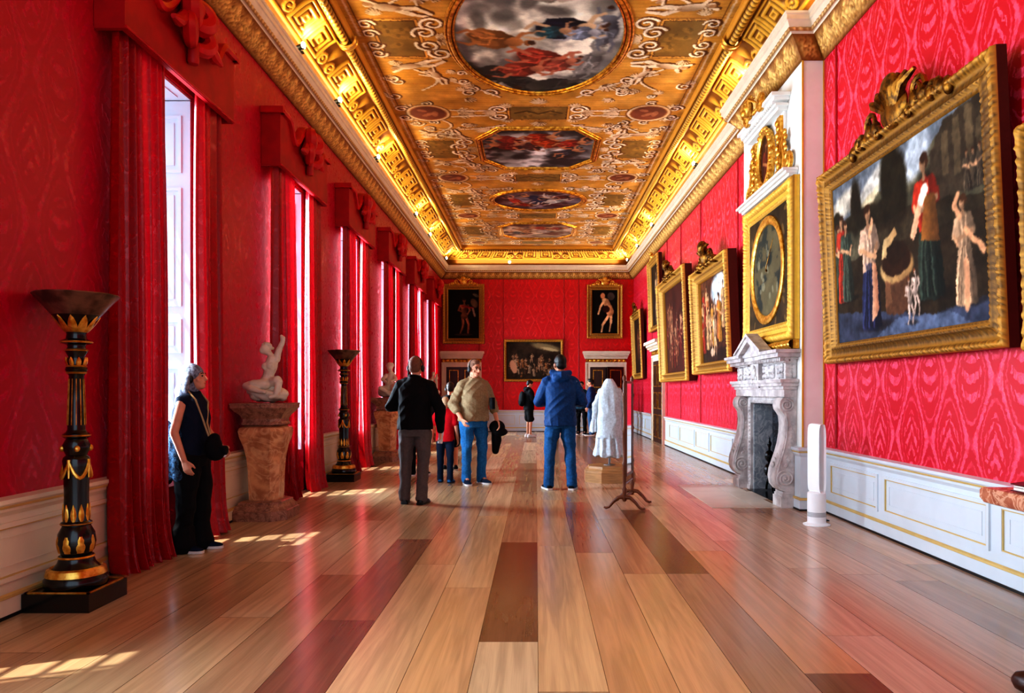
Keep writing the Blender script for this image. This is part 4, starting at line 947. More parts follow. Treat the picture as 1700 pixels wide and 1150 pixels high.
# ================================================================== CHIMNEYPIECE  (local: x along wall (+x = nearer the camera), -y into the room, origin at breast face)
FY = 9.8
fp = thing('fireplace', 'carved grey-white marble fireplace with scroll jambs and broken pediment against the chimney breast', 'fireplace', (BX-.002, FY, 0), -PI/2)
def fpb(name, mb, mat='fpmarble', sm=30, par=None): return mb.build(name, M[mat], par or fp, sm)
def spiral2(cx, cz, r0, r1, a0, a1, n=30): return [(cx+(r0+(r1-r0)*t)*math.cos(a0+(a1-a0)*t), cz+(r0+(r1-r0)*t)*math.sin(a0+(a1-a0)*t)) for t in np.linspace(0,1,n)]
for s in (-1, 1):
    x0, x1 = sorted((s*.78, s*1.05))
    b = MB().box(x0-.02, x1+.02, -.19, 0, 0, .13).box(x0-.01, x1+.01, -.175, 0, .13, .16).box(x0, x1, -.165, 0, .16, .19); fpb('plinth', b)
    # S-scroll console, profile in (y, z)
    out = []
    key = [(-.13,.19),(-.20,.21),(-.245,.27),(-.262,.36),(-.25,.45),(-.215,.55),(-.18,.65),(-.15,.76),(-.13,.88),(-.125,.98),(-.135,1.08),(-.165,1.13),(-.19,1.16),(-.2,1.21),(-.19,1.26),(-.16,1.30),(-.12,1.31),(0,1.31),(0,.19)]
    b = MB().prism(key, 'x', x0, x1); c_ = fpb('console', b, sm=50)
    v = MB()
    for xs in (x0, x1):
        sg = -1 if xs == x0 else 1
        for (cy, cz, r0, tn) in ((-.135,.345,.115,5.0),(-.115,1.215,.075,4.2)):
            v.tube([(xs+sg*.004, y, z) for y, z in spiral2(cy, cz, r0, .012, -PI/2 if cz < 1 else PI/2, (-PI/2 if cz < 1 else PI/2)-tn*PI)], [.012]*30, 6); v.ell((xs+sg*.004, cy, cz), (.016,.016,.016), seg=10, rings=6)
        v.tube([(xs+sg*.002, -y_, z) for y_, z in ((.235,.38),(.2,.52),(.15,.68),(.115,.85),(.11,1.0),(.13,1.12))], .009, 6)
        for k in range(10):
            z = .5+.055*k; v.ell((xs+sg*.002, -.06-.05*(k < 3)+.015*((k%2)*2-1), z), (.01,.022,.03), Euler((.8*((k%2)*2-1),0,0)).to_matrix(), 8, 6)
    xm = (x0+x1)/2
    for k in range(3): v.ell((xm, -.245+.028*k, .5+.05*k), (.06-.012*k,.02,.04), seg=10, rings=6)
    fpb('console_carving', v, par=c_)
    # inner architrave
    xa, xb = sorted((s*.63, s*.79)); a = MB().box(xa, xb, -.06, 0, .06, 1.30); fpb('architrave', a)
    e = MB()
    for z in np.arange(.12, 1.22, .055): e.ell((s*.665, -.068, z), (.018,.014,.022), seg=8, rings=6)
    fpb('egg_moulding', e)
    fpb('foot_block', MB().box(xa, xb, -.07, 0, 0, .06))
a = MB().box(-.63, .63, -.06, 0, 1.22, 1.31); fpb('lintel', a)
e = MB()
for x in np.arange(-.6, .62, .055): e.ell((x, -.066, 1.245), (.022,.014,.018), seg=8, rings=6)
fpb('egg_moulding', e)
b = MB().box(-1.06,1.06,-.15,0,1.31,1.40).box(-1.08,1.08,-.17,0,1.40,1.44).box(-1.11,1.11,-.2,0,1.44,1.48).box(-1.13,1.13,-.22,0,1.48,1.52); fpb('lower_cornice', b)
b = MB().box(-1.04,1.04,-.13,0,1.52,1.72); fz = fpb('frieze', b)
r = random.Random(3)
for x0, x1 in ((-.98,-.74),(-.66,-.2),(.2,.66),(.74,.98)):
    v = MB(); n = int((x1-x0)/.055)
    for k in range(n):
        for z in (1.57,1.63,1.675): v.ell((x0+(x1-x0)*(k+.5)/n, -.135, z+.01*r.uniform(-1,1)), (.034,.024,.034), Euler((0,r.uniform(-1,1),0)).to_matrix(), 8, 6)
    pts = spiral2((x0+x1)/2, 1.62, .07, .01, 0, 4*PI); v.tube([(x,-.15,z) for x,z in pts], .012, 6); fpb('frieze_carving', v, par=fz)
v = MB()
for yy in (-.03,-.08,-.115):
    for z in (1.57,1.62,1.67): v.ell((1.045, yy, z), (.018,.03,.034), seg=8, rings=6)
fpb('frieze_carving', v, par=fz)
b = MB().box(-.17,.17,-.19,0,1.42,1.74); tb = fpb('tablet', b); v = MB().ell((0,-.2,1.62),(.07,.03,.09)).ell((0,-.21,1.67),(.05,.03,.05))
for k in range(6): v.ell((.09*math.cos(k),-.195,1.55+.06*math.sin(k*1.3)),(.03,.02,.03),seg=8,rings=6)
fpb('tablet_carving', v, par=tb)
tp_ = MB()
for o, z0, z1 in ((.02,1.72,1.755),(.06,1.755,1.78),(.12,1.78,1.83),(.15,1.83,1.87)):
    for xa, xb in ((-1.04-o,-.42),(.42,1.04+o)): tp_.box(xa, xb, -.14-o, 0, z0, z1)
    tp_.box(-.42, .42, -.12-o*.75, 0, z0, z1-.002)
d_ = MB()
for x in np.arange(-1.08, 1.09, .062): d_.box(x-.018, x+.018, -.225, -.16, 1.735, 1.776)
for y in np.arange(-.2, -.02, .062): d_.box(1.06, 1.115, y-.018, y+.018, 1.735, 1.776)
fpb('upper_cornice', tp_); fpb('dentils', d_)
pd = MB()
for sgn in (-1, 1):
    poly = [(sgn*.56,1.87),(0,2.10),(0,2.03),(sgn*.40,1.87)]; pd.prism(poly, 'y', -.29, -.15)
    poly = [(sgn*.60,1.868),(sgn*.60,1.895),(0,2.14),(0,2.095)]; pd.prism(poly, 'y', -.31, -.15)
pd.prism([(-.56,1.868),(.56,1.868),(0,2.09)], 'y', -.22, -.15); fpb('pediment', pd, sm=0)
# firebox
for s in (-1, 1):
    xa, xb = sorted((s*.622, s*.60)); fpb('marble_slip', MB().box(xa, xb, -.02, .24, .0, 1.2), 'slate', 0)
fk = MB().add([(-.6,.24,0),(-.36,.72,0),(-.36,.72,1.215),(-.6,.24,1.215)], [(0,1,2,3)]).add([(.6,.24,0),(.36,.72,0),(.36,.72,1.215),(.6,.24,1.215)], [(0,1,2,3)])
fk.box(-.38,.38,.68,.72,0.013,1.21); fk.box(-.6,.6,.0,.72,1.2,1.214); fpb('fireback', fk, 'soot', 0)
fpb('firebox_floor', MB().box(-.6,.6,-.12,.72,.001,.012), 'iron', 0)
hs_ = MB()
for k, (a_, b_) in enumerate(((-1.08,-.36),(-.355,.355),(.36,1.05))): hs_.box(a_, b_, -1.0, -.50, .0, .006); hs_.box(a_, b_, -.495, -.195 if k != 1 else -.125, .0, .006)
ht = tag(hs_.build('hearthstone', M['hearth'], None, 0), 'pale stone hearth slab let into the floor before the fireplace', 'hearth')
ht.matrix_world = Matrix.Translation((BX, FY, .0005)) @ Matrix.Rotation(-PI/2, 4, 'Z')
def andiron(loc, label):
    t = thing('andiron', label, 'andiron', loc, 0)
    MB().lathe([(.001,.13),(.03,.135),(.035,.16),(.02,.18),(.02,.2),(.05,.22),(.075,.27),(.075,.31),(.05,.36),(.02,.38),(.02,.4),(.04,.42),(.06,.46),(.06,.5),(.04,.54),(.015,.56),(.015,.6),(.03,.63),(.03,.66),(.01,.69),(.012,.72),(.001,.75)]).build('baluster', M['iron'], t)
    b = MB()
    for s in (-1, 1): b.tube([(0,0,.14),(0,s*.08,.13),(0,s*.12,.06),(0,s*.13,.014)], .016, 8)
    b.build('scroll_foot', M['iron'], t); MB().tube([(0,0,.12),(.12,0,.12),(.3,0,.12),(.3,0,.014)], .012, 8).build('log_bar', M['iron'], t)
andiron((BX+.10, FY+.30, .016), 'black ball-stack andiron standing inside the marble fireplace')

# ================================================================== OVERMANTEL
om = thing('overmantel', 'gilt overmantel panel framing a round painted map dial above the fireplace', 'overmantel', (BX-.004, 9.66, 1.99), -PI/2)
W, H, f = 2.02, 1.92, .24
P, T_ = frame_geo(W, H, [(0,0),(0,.07),(.03,.09),(.07,.09),(.1,.07),(.12,.05),(.16,.05),(.18,.065),(.22,.06),(.24,.03),(.24,.01)], [0,0,.02,.03,.02,0,.012,.02,.012,0,0], .012)
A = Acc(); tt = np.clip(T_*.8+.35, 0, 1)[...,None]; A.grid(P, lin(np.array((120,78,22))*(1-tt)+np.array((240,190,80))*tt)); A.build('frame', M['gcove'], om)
MB().box(-W/2-.004, W/2+.004, -.06, 0, -.0, H).build('panel_body', M['giltp'], om, 0)
w, h = inner(W, H, f); c = Cv(w, h, .012, (58,44,26), seed=91); c.rnd(.5, 14, 3)
r = random.Random(2)
for k in range(40): x, y = r.random()*w, r.random()*h; c.ell(x, y, .06, .03, (120,92,50), r.random()*3, a=.7)
c.ell(w/2, h/2, .70, .70, (96,64,20), soft=.02); c.ell(w/2, h/2, .685, .685, (218,166,62), soft=.02)
for k in range(32): a_ = k*PI/16; c.stroke([(w/2+.61*math.cos(a_), h/2+.61*math.sin(a_)), (w/2+.67*math.cos(a_), h/2+.67*math.sin(a_))], .02, (110,72,24))
sl = c.win(w/2-.6, w/2+.6, h/2-.6, h/2+.6); nn = fbm(c.n, c.m, 7, 7, 4, 5)[sl]; ins = np.hypot(c.X[sl]-w/2, c.Y[sl]-h/2) < .575
land = nn > .5; cc = np.where(land[...,None], np.array((84,76,54)), np.array((48,52,46)))*(.7+.6*nn[...,None]); c.ell(w/2, h/2, .59, .59, (70,50,20), soft=.02); c.c[sl] = np.where(ins[...,None], cc, c.c[sl])
for k in range(14): a_ = r.random()*6.28; q = r.random()*.5; c.ell(w/2+q*math.cos(a_), h/2+q*math.sin(a_), .03+.05*r.random(), .02+.04*r.random(), (140,136,112), r.random()*3, a=.6)
c.mesh('map_dial', lambda x, y: (x-w/2, 0*x-.064, y+f-.01), M['canvas'], om)
b = MB().lathe([(.70,0),(.70,.02),(.68,.03),(.62,.028),(.59,.01),(.59,0)], seg=64, cap=False); b.xf(Matrix.Translation((0,-.063,H/2)) @ Matrix.Rotation(PI/2,4,'X')); b.build('dial_ring', M['giltl'], om)
b = MB(); b.lathe([(.012,0),(.02,.01),(.012,.02)], seg=12); b.xf(Matrix.Translation((0,-.065,H/2)) @ Matrix.Rotation(PI/2,4,'X')); b.tube([(0,-.085,H/2),(.3,-.085,H/2+.36)], [.008,.004], 6); b.build('dial_pointer', M['giltd'], om)
# gilt bed mould between mantel and panel
xs = np.linspace(-1.0, 1.0, 110); zs = np.linspace(-.11, -.002, 10); X, Z = np.meshgrid(xs, zs, indexing='ij'); Y = -.07-.05*np.sin(PI*(Z+.11)/.11)-.02*np.abs(np.sin(X*30+Z*30))
b = MB().grid(np.stack([X,Y,Z],-1)); b.box(-1.0,1.0,-.07,0,-.11,-.002); b.build('gilt_bed_moulding', M['giltl'], om)
# upper tabernacle with medallion
up = thing('overmantel_tabernacle', 'white and gold tabernacle with an oval portrait medallion above the map panel', 'overmantel', (BX-.004, 9.72, 3.92), -PI/2)
b = MB()
for o, z0, z1 in ((.0,.0,.03),(.04,.03,.06),(.08,.06,.09)): b.box(-1.0-o*.3, 1.0+o*.3, -.10-o, 0, z0, z1)
b.build('shelf', M['white'], up, 0)
b = MB().box(-.62,.62,-.03,0,.09,.92); b.build('panel', M['white'], up, 0)
for s in (-1, 1):
    g = MB().box(s*.52-.07, s*.52+.07, -.07, -.03, .1, .86)
    for k in range(9): g.ell((s*.52+.02*((k%2)*2-1), -.075, .16+.078*k), (.05,.03,.045), seg=10, rings=6)
    g.tube([(s*.6,-.045,.14),(s*.68,-.05,.12),(s*.72,-.05,.3),(s*.64,-.05,.5),(s*.68,-.05,.62)], [.04,.04,.035,.03,.02], 8); g.tube([(s*x, -.04, z) for x, z in spiral2(.8, .24, .14, .02, PI if s > 0 else PI, 4.2*PI)], .028, 8)
    for k in range(5): g.ell((s*(.7+.03*(k%2)), -.05, .34+.07*k), (.035,.025,.04), seg=8, rings=6)
    g.build('gilt_scroll', M['giltl'], up)
b = MB()
for o, z0, z1 in ((.0,.90,.94),(.04,.94,.97),(.07,1.0,1.04),(.11,1.04,1.08)): b.box(-.66-o, .66+o, -.12-o, 0, z0, z1)
for x in np.arange(-.68,.7,.06): b.box(x-.018,x+.018,-.19,-.12,.97,1.0)
b.box(-.66,.66,-.15,0,.97,1.0); b.build('cornice', M['white'], up, 0)
def ovalring(a, b_, prof, n=48): return [[(  (a+p)*math.cos(t), -q, (b_+p)*math.sin(t)) for t in np.linspace(0,2*PI,n+1)[:-1]] for p, q in prof]
b = MB().loft(ovalring(.22,.31,[(.0,.0),(.0,.05),(.03,.08),(.07,.07),(.09,.03),(.09,0)]), cap=False)
for k in range(26): t = k/26*2*PI; b.ell((.3*math.cos(t),-.06,.39*math.sin(t)), (.035,.03,.04), Euler((0,-t,0)).to_matrix(), 8, 6)
b.xf(Matrix.Translation((0,-.035,.50))); b.build('medallion_frame', M['giltl'], up)
c = Cv(.44,.62,.012,(60,30,18),seed=5); person2d(c,.22,-.25,.8,(120,50,34),skin=(170,110,70)); c.rnd(.4,6)
c.mesh('medallion_portrait', lambda x, y: (x-.22, 0*x-.06, y+.19), M['canvas'], up, mask=lambda x, y: ((x-.22)/.225)**2+((y-.31)/.315)**2 < 1)
b = MB(); b.ell((0,-.3,1.16),(.1,.07,.12)); b.ell((0,-.34,1.1),(.06,.05,.06))
for k in range(-4, 5): b.tube([(0,-.26,1.06),(.05*k,-.33,1.2),(.075*k,-.28,1.32-.012*k*k)], [.02,.03,.012], 6)
for s in (-1, 1): b.tube([(s*x,-.22,z) for x, z in spiral2(.3,1.15,.12,.02,PI,4.4*PI)], .03, 8); b.tube([(s*.05,-.24,1.08),(s*.3,-.2,1.1),(s*.6,-.12,1.1)], .03, 8)
b.build('gilt_shell_crest', M['giltl'], up)

# ================================================================== CURTAINS AND PELMETS
def curtain(c, side, label):
    """one gathered curtain of a window centred at c; side -1 nearer the camera"""
    r = random.Random(int(c*100)+side); y_out = c+side*.92; y_in = c+side*(.25 if c == WIN[1] else .17) if side < 0 else c+side*.40
    ks = np.linspace(0, 1, 90); zs = np.concatenate([np.linspace(.012,.3,7), np.linspace(.45,4.2,22)])
    K, Z = np.meshgrid(ks, zs, indexing='ij'); zn = Z/4.2
    ph = [r.uniform(0,6.28) for _ in range(4)]; nf = 6 if side < 0 else 4.5
    spread = 1+.05*np.exp(-Z/.5)+.03*np.sin(Z*1.3+ph[3])
    Y = (y_out-c)+(y_in-y_out)*K*spread
    fold = .075*np.sin(K*nf*2*PI+ph[0]+.35*np.sin(Z*.9+ph[1])) + .022*np.sin(K*nf*4.6*PI+ph[2]) 
    amp = .55+.45*(1-zn)+.25*np.exp(-Z/.25)
    X = .125+fold*amp*.85 + .05*np.exp(-Z/.18)
    Y = Y+.02*np.sin(K*nf*2*PI+ph[0]+1.3)*amp
    X = np.where(Z > 3.7, np.minimum(X, .172), X)
    Y = np.where(Z > 3.6, np.clip(Y, -.925, .925), Y)
    Zz = Z+.012*np.sin(K*nf*2*PI+ph[1])*np.exp(-Z/.3)
    o = MB().grid(np.stack([X,Y,Zz],-1)).build('curtain', M['curtain'], None, 180, (XL, c, 0))
    tag(o, label, 'curtain', 'red silk curtains along the window wall')
    # braided leading edge
    e = MB().tube([(X[-1,j]+.004,Y[-1,j],Zz[-1,j]+.003) for j in range(0,len(zs))], .014, 6); e.build('braid_edge', M['pelmet2'], o)
    return o
ordn = {1:'window nearest the woman',2:'window beside the raised-arm statue',3:'third window down the left wall',4:'fourth window down the left wall',5:'fifth window down the left wall',6:'last window, beside the end wall'}
for i, c_ in enumerate(WIN):
    if i == 0: continue
    for s in (-1, 1): curtain(c_, s, 'full-length red silk curtain, %s side of the %s' % ('near' if s < 0 else 'far', ordn[i]))
    # pelmet: board, moulded top, bow, tassel
    t = thing('pelmet', 'red fabric-covered pelmet with a bow and tassel above the '+ordn[i], 'pelmet', (XL, c_, 0), 0, 'red pelmets along the window wall')
    yy = np.linspace(-.98, .98, 61)
    def ztop(y):
        a = abs(y)
        return 4.66 if a > .74 else (4.43+.23*(.5-.5*math.cos(PI*(a-.5)/.24)) if a > .5 else 4.43+.33*(.5+.5*math.cos(PI*min(1,a/.5))))
    zt = [ztop(y) for y in yy]
    b = MB(); poly = [(-.98,4.045),(.98,4.045)]+[(y,z) for y, z in zip(yy[::-1], zt[::-1])]
    b.prism(poly, 'x', .19, .23)
    for s in (-1, 1): y0, y1 = sorted((s*.98, s*.94)); b.box(.004,.19,y0,y1,4.045,4.66)
    b.build('board', M['pelmet'], t, 0)
    m_ = MB(); R = []
    for y, z in zip(yy, zt): R.append([(.16,y,z),(.27,y,z),(.285,y,z+.03),(.26,y,z+.075),(.16,y,z+.075)])
    m_.loft(R, cap=True)
    for s in (-1, 1): y0, y1 = sorted((s*.94, s*1.02)); m_.box(.004,.275,y0,y1,4.66,4.735)
    m_.build('top_moulding', M['pelmet2'], t, 35)
    br = MB().tube([(.236,y,4.06) for y in (-.98,0,.98)], .012, 6); br.build('braid', M['pelmet2'], t)
    w_ = MB(); 
    for s in (-1, 1):
        for (q, rr) in ((.0,.13),(.13,.1)):
            pts = [(.29+.05*math.sin(a), s*(.03+q*.3+.13*math.sin(a)*1.0), 4.72-q*1.4+.13*math.cos(a)*.8-.06) for a in np.linspace(.2,PI*1.25,14)]
            w_.tube(pts, [rr*(.35+.35*math.sin(PI*k/13)) for k in range(14)], 8)
        w_.tube([(.28,s*.08,4.68),(.3,s*.2,4.52),(.32,s*.34,4.42),(.33,s*.46,4.4)], [.03,.055,.05,.02], 8)
    w_.ell((.31,0,4.68),(.07,.08,.08)); w_.build('bow', M['pelmet2'], t)
    w_ = MB().lathe([(.02,.12),(.035,.1),(.035,.07),(.02,.06),(.045,.03),(.05,-.14),(.04,-.16)], (.28,0,4.37), 14); w_.tube([(.29,0,4.6),(.28,0,4.47)], .014, 6); w_.build('tassel', M['pelmet'], t)

# ================================================================== TORCHERES
def torchere(label, loc):
    t = thing('torchere', label, 'torchere', loc, 0, 'ebonised and gilt torcheres by the windows')
    b = MB().box(-.21,.21,-.215,.215,0,.115); b.build('base', M['ebony'], t, 0)
    g = MB()
    for z in (.117,): 
        for (x0,x1,y0,y1) in ((-.2,.2,-.2,-.185),(-.2,.2,.185,.2),(-.2,-.185,-.2,.2),(.185,.2,-.2,.2)): g.box(x0,x1,y0,y1,.115,.123)
    g.build('gilt_edge', M['giltl'], t, 0); g = MB()
    def L(p): return [(r, z) for r, z in p]
    b = MB().lathe(L([(.17,.115),(.185,.13),(.185,.17),(.165,.2),(.15,.22),(.11,.27),(.1,.3),(.1,.31),(.085,.32),(.1,.35),(.112,.4),(.105,.46),(.085,.5),(.08,.51),(.09,.515),(.09,.53),(.075,.54),(.07,.7),(.075,.88),(.08,.93),(.075,.95),(.06,.965),(.075,1.0),(.08,1.03),(.06,1.07),(.08,1.085),(.08,1.1),(.06,1.115),(.052,1.13),(.042,1.48),(.055,1.5),(.065,1.52),(.05,1.55),(.045,1.6),(.065,1.64),(.05,1.665),(.055,1.68),(.09,1.69),(.09,1.705),(.06,1.72),(.055,1.75),(.08,1.8),(.14,1.87)]), seg=32)
    st = b.build('shaft', M['ebony'], t, 50)
    g.lathe(L([(.168,.19),(.178,.195),(.168,.235),(.15,.245),(.14,.235)]), seg=32, cap=False); g.lathe(L([(.102,.3),(.108,.305),(.102,.315)]), seg=32, cap=False)
    for z, r_ in ((.522,.092),(1.092,.083),(1.5,.06),(1.54,.06),(1.645,.068),(1.698,.094)): g.lathe([(r_-.006,z-.008),(r_+.003,z),(r_-.006,z+.008)], seg=32, cap=False)
    def lv(n, z0, z1, r0, r1, w, d, ph=0):
        for k in range(n):
            a = 2*PI*k/n+ph; ca, sa = math.cos(a), math.sin(a); R = []
            for q in np.linspace(0,1,6):
                r_ = r0+(r1-r0)*q+d*math.sin(PI*q)+.004; ww = w*math.sin(PI*(.18+.8*q))**.7*(1-.25*q); z = z0+(z1-z0)*q
                R.append([(r_*ca-s*ww*sa-.0*ca, r_*sa+s*ww*ca, z) for s in (-1,-.4,.4,1)])
                R[-1] = [(p[0]-(abs(s)>.9)*.008*ca, p[1]-(abs(s)>.9)*.008*sa, p[2]) for p, s in zip(R[-1], (-1,-.4,.4,1))]
            g.loft(R, closed=False)
    lv(8,.34,.48,.098,.09,.03,.016); lv(10,.53,.65,.072,.072,.02,.004); lv(10,1.76,1.865,.06,.135,.03,.006); lv(8,1.545,1.6,.05,.06,.018,.006); lv(16,.2,.24,.17,.155,.014,.004)
    for k in range(12): a = k*PI/6; g.tube([((.0535-.010*q)*math.cos(a),(.0535-.010*q)*math.sin(a),1.16+.3*q) for q in (0,.5,1)], .0028, 5)
    g.build('gilt_leafwork', M['giltl'], t); g = MB()
    for k in range(4):
        a0 = k*PI/2; g.tube([((.079+.004*math.sin(PI*q))*math.cos(a0+q*PI/2),(.079+.004*math.sin(PI*q))*math.sin(a0+q*PI/2),.93-.11*math.sin(PI*q)) for q in np.linspace(0,1,9)], [.006+.007*math.sin(PI*q) for q in np.linspace(0,1,9)], 6)
        g.tube([(.079*math.cos(a0),.079*math.sin(a0),.94),(.08*math.cos(a0),.08*math.sin(a0),.82)], [.012,.006], 6)
        g.ell((.078*math.cos(a0+.6),.078*math.sin(a0+.6),1.01), (.018,.018,.022), seg=8, rings=6)
    g.build('gilt_swag', M['giltl'], t)
    b = MB().lathe(L([(.135,1.865),(.18,1.92),(.24,1.99),(.25,2.0),(.247,2.008),(.23,1.99),(.17,1.93),(.1,1.89),(.01,1.88)]), seg=40); b.build('bowl', M['bowl'], t)
torchere('black and gold torchere floor lamp with a bronze bowl, nearest the camera at far left', (-2.99, 4.82, 0))
torchere('black and gold torchere floor lamp beyond the raised-arm statue', (-2.97, 11.45, 0))

# ================================================================== PEDESTALS AND STATUES
def pedestal(label, loc):
    t = thing('pedestal', label, 'pedestal', loc, 0, 'veined marble pedestals under the statues')
    def ring(z, hx, hy, ch):     # chamfered rectangle: wall side at -x
        return [(-hx,-hy+0,z),(hx-ch,-hy,z),(hx,-hy+ch,z),(hx,hy-ch,z),(hx-ch,hy,z),(-hx,hy,z)]
    b = MB().loft([ring(z,hx,hy,c) for z,hx,hy,c in ((0,.28,.34,.13),(.1,.28,.34,.13),(.105,.265,.325,.125),(.13,.255,.315,.12),(.16,.23,.29,.11),(.17,.22,.28,.1),(.19,.22,.28,.1),(.2,.2,.25,.1))]); b.build('base', M['basemarble'], t, 25)
    zz = [(.2,.145,.16,.07),(.3,.15,.165,.07),(.5,.155,.17,.075),(.65,.165,.185,.08),(.78,.185,.215,.09),(.88,.215,.255,.1),(.95,.225,.27,.1),(.985,.215,.26,.1),(1.0,.19,.22,.09)]
    b = MB().loft([ring(z,hx,hy,c) for z,hx,hy,c in zz]); b.build('shaft', M['pinkmarble'], t, 30)
    b = MB().loft([ring(z,hx,hy,c) for z,hx,hy,c in ((1.0,.17,.2,.08),(1.02,.2,.23,.09),(1.035,.2,.23,.09),(1.05,.19,.22,.09),(1.08,.19,.22,.09),(1.12,.21,.25,.1),(1.16,.25,.3,.12),(1.19,.27,.33,.13),(1.2,.28,.34,.13),(1.23,.28,.34,.13),(1.235,.285,.345,.13),(1.25,.285,.345,.13))]); b.build('top', M['basemarble'], t, 25)
    return t
PX = -2.95
pedestal('waisted veined brown marble pedestal under the raised-arm statue', (PX, 8.15, 0))
pedestal('waisted veined brown marble pedestal left of the man in the black jumper', (PX, 14.75, 0))
pedestal('waisted veined brown marble pedestal near the end wall, behind the boy in red', (PX, 21.0, 0))
def statue(name, label, loc, rz, parts, ells, rocks, vox=.0065, th=.84):
    t = thing(name, label, 'statue', loc, rz, 'white marble figures on the pedestals')
    b = MB()
    for pts, rs in parts: b.chain(pts, [r_*th for r_ in rs])
    for e_ in ells: b.ell(*e_)
    me = remesh(b, vox, 2); P = co(me); N = nrm(me)
    setco(me, P+N*(.0016*np.sin(P[:,0]*70+3*np.sin(P[:,2]*50))*np.sin(P[:,1]*60+P[:,2]*40))[:,None]); link('figure', me, M['statuary'], t, 180)
    b = MB()
    for e_ in rocks: b.ell(*e_)
    me = remesh(b, .012, 1); P = co(me); N = nrm(me); n = np.sign(np.sin(P[:,0]*34+2*np.sin(P[:,1]*30)))*.5+np.sin(P[:,2]*70+P[:,0]*40)+np.sin(P[:,1]*52)
    P = P+N*(n*.006)[:,None]; P[:,2] -= P[:,2].min(); setco(me, P); link('rock_base', me, M['statuary'], t, 40)
    return t
def curls(c, r, n, seed):
    q = random.Random(seed); out = []
    for k in range(n):
        a, b_ = q.uniform(0,6.28), q.uniform(-.1,1.2); out.append(((c[0]+r*math.cos(a)*math.cos(b_), c[1]+r*math.sin(a)*math.cos(b_), c[2]+r*math.sin(b_)), (r*.3,r*.3,r*.28), None, 8, 6))
    return out
rock = [((0,0,.05),(.2,.13,.07)),((-.09,0,.09),(.12,.12,.07)),((.12,.02,.06),(.1,.11,.07)),((-.14,-.03,.10),(.08,.09,.05)),((.03,.03,.12),(.1,.09,.07))]
statue('marble_statue', 'small white marble nude with one arm raised, on the nearest pedestal', (PX, 8.13, 1.251), math.radians(-6),
    [([(0,0,.23),(.015,0,.31),(.04,0,.40),(.06,.0,.475)],[.082,.07,.088,.075]), ([(.06,0,.49),(.035,-.01,.53),(.005,-.01,.565)],[.045,.04,.045]),
     ([(.105,.0,.475),(.13,0,.57),(.175,0,.665)],[.048,.04,.033]), ([(.175,0,.665),(.18,-.005,.705),(.165,-.01,.73)],[.032,.034,.02]), ([(.02,.07,.46),(-.05,.1,.38),(-.02,.07,.29)],[.045,.036,.03]),
     ([(.0,-.055,.2),(-.12,-.09,.2),(-.2,-.08,.185)],[.078,.062,.05]), ([(-.2,-.08,.185),(-.11,-.13,.15),(-.02,-.14,.13),(.03,-.14,.12)],[.05,.045,.032,.03]),
     ([(.05,.0,.22),(.14,-.06,.245),(.165,-.07,.23)],[.075,.062,.05]), ([(.165,-.07,.23),(.155,-.08,.13),(.14,-.1,.075),(.1,-.14,.065)],[.048,.046,.032,.028])],
    [((-.012,-.01,.588),(.058,.062,.062)),((-.035,-.04,.575),(.035,.03,.04)),((-.07,-.015,.58),(.014,.012,.016)),((.0,0,.235),(.085,.075,.07)),((.05,-.05,.41),(.045,.03,.04)),((.0,-.05,.4),(.04,.03,.04))]+curls((-.0,-.0,.6),.058,30,2), rock)
statue('marble_statue', 'small white marble crouching figure clutching its knees, on the second pedestal', (PX+.02, 14.73, 1.251), math.radians(10),
    [([(0,0,.2),(.02,0,.33),(.05,-.01,.45)],[.1,.095,.085]), ([(.05,-.01,.45),(.03,-.02,.54)],[.05,.05]), ([(.1,-.02,.44),(.14,-.1,.36),(.05,-.15,.32)],[.05,.042,.032]),
     ([(-.04,-.02,.44),(-.12,-.09,.36),(-.02,-.15,.28)],[.05,.042,.032]), ([(.05,-.03,.18),(.14,-.16,.26),(.1,-.14,.1)],[.075,.06,.045]), ([(-.05,-.03,.18),(-.15,-.14,.18),(-.05,-.18,.12)],[.075,.06,.045])],
    [((.02,-.03,.6),(.062,.075,.075))]+curls((.025,-.01,.62),.07,26,5), rock, .009)
statue('marble_statue', 'small white marble group of two entwined figures, on the pedestal near the end wall', (PX+.0, 21.0, 1.251), 0,
    [([(-.04,0,.18),(-.03,0,.33),(0,0,.46)],[.09,.085,.07]), ([(0,0,.46),(.03,0,.56)],[.04,.045]), ([(.02,0,.46),(.12,-.03,.5),(.14,-.02,.6)],[.04,.035,.03]), ([(-.08,0,.45),(-.14,-.05,.33)],[.04,.03]),
     ([(.1,0,.18),(.11,0,.33),(.12,0,.42)],[.075,.07,.05]), ([(-.05,0,.18),(-.15,-.08,.2),(-.1,-.1,.06)],[.07,.05,.04])],
    [((.04,0,.62),(.055,.06,.06)),((.13,0,.5),(.05,.055,.055))], rock, .012)
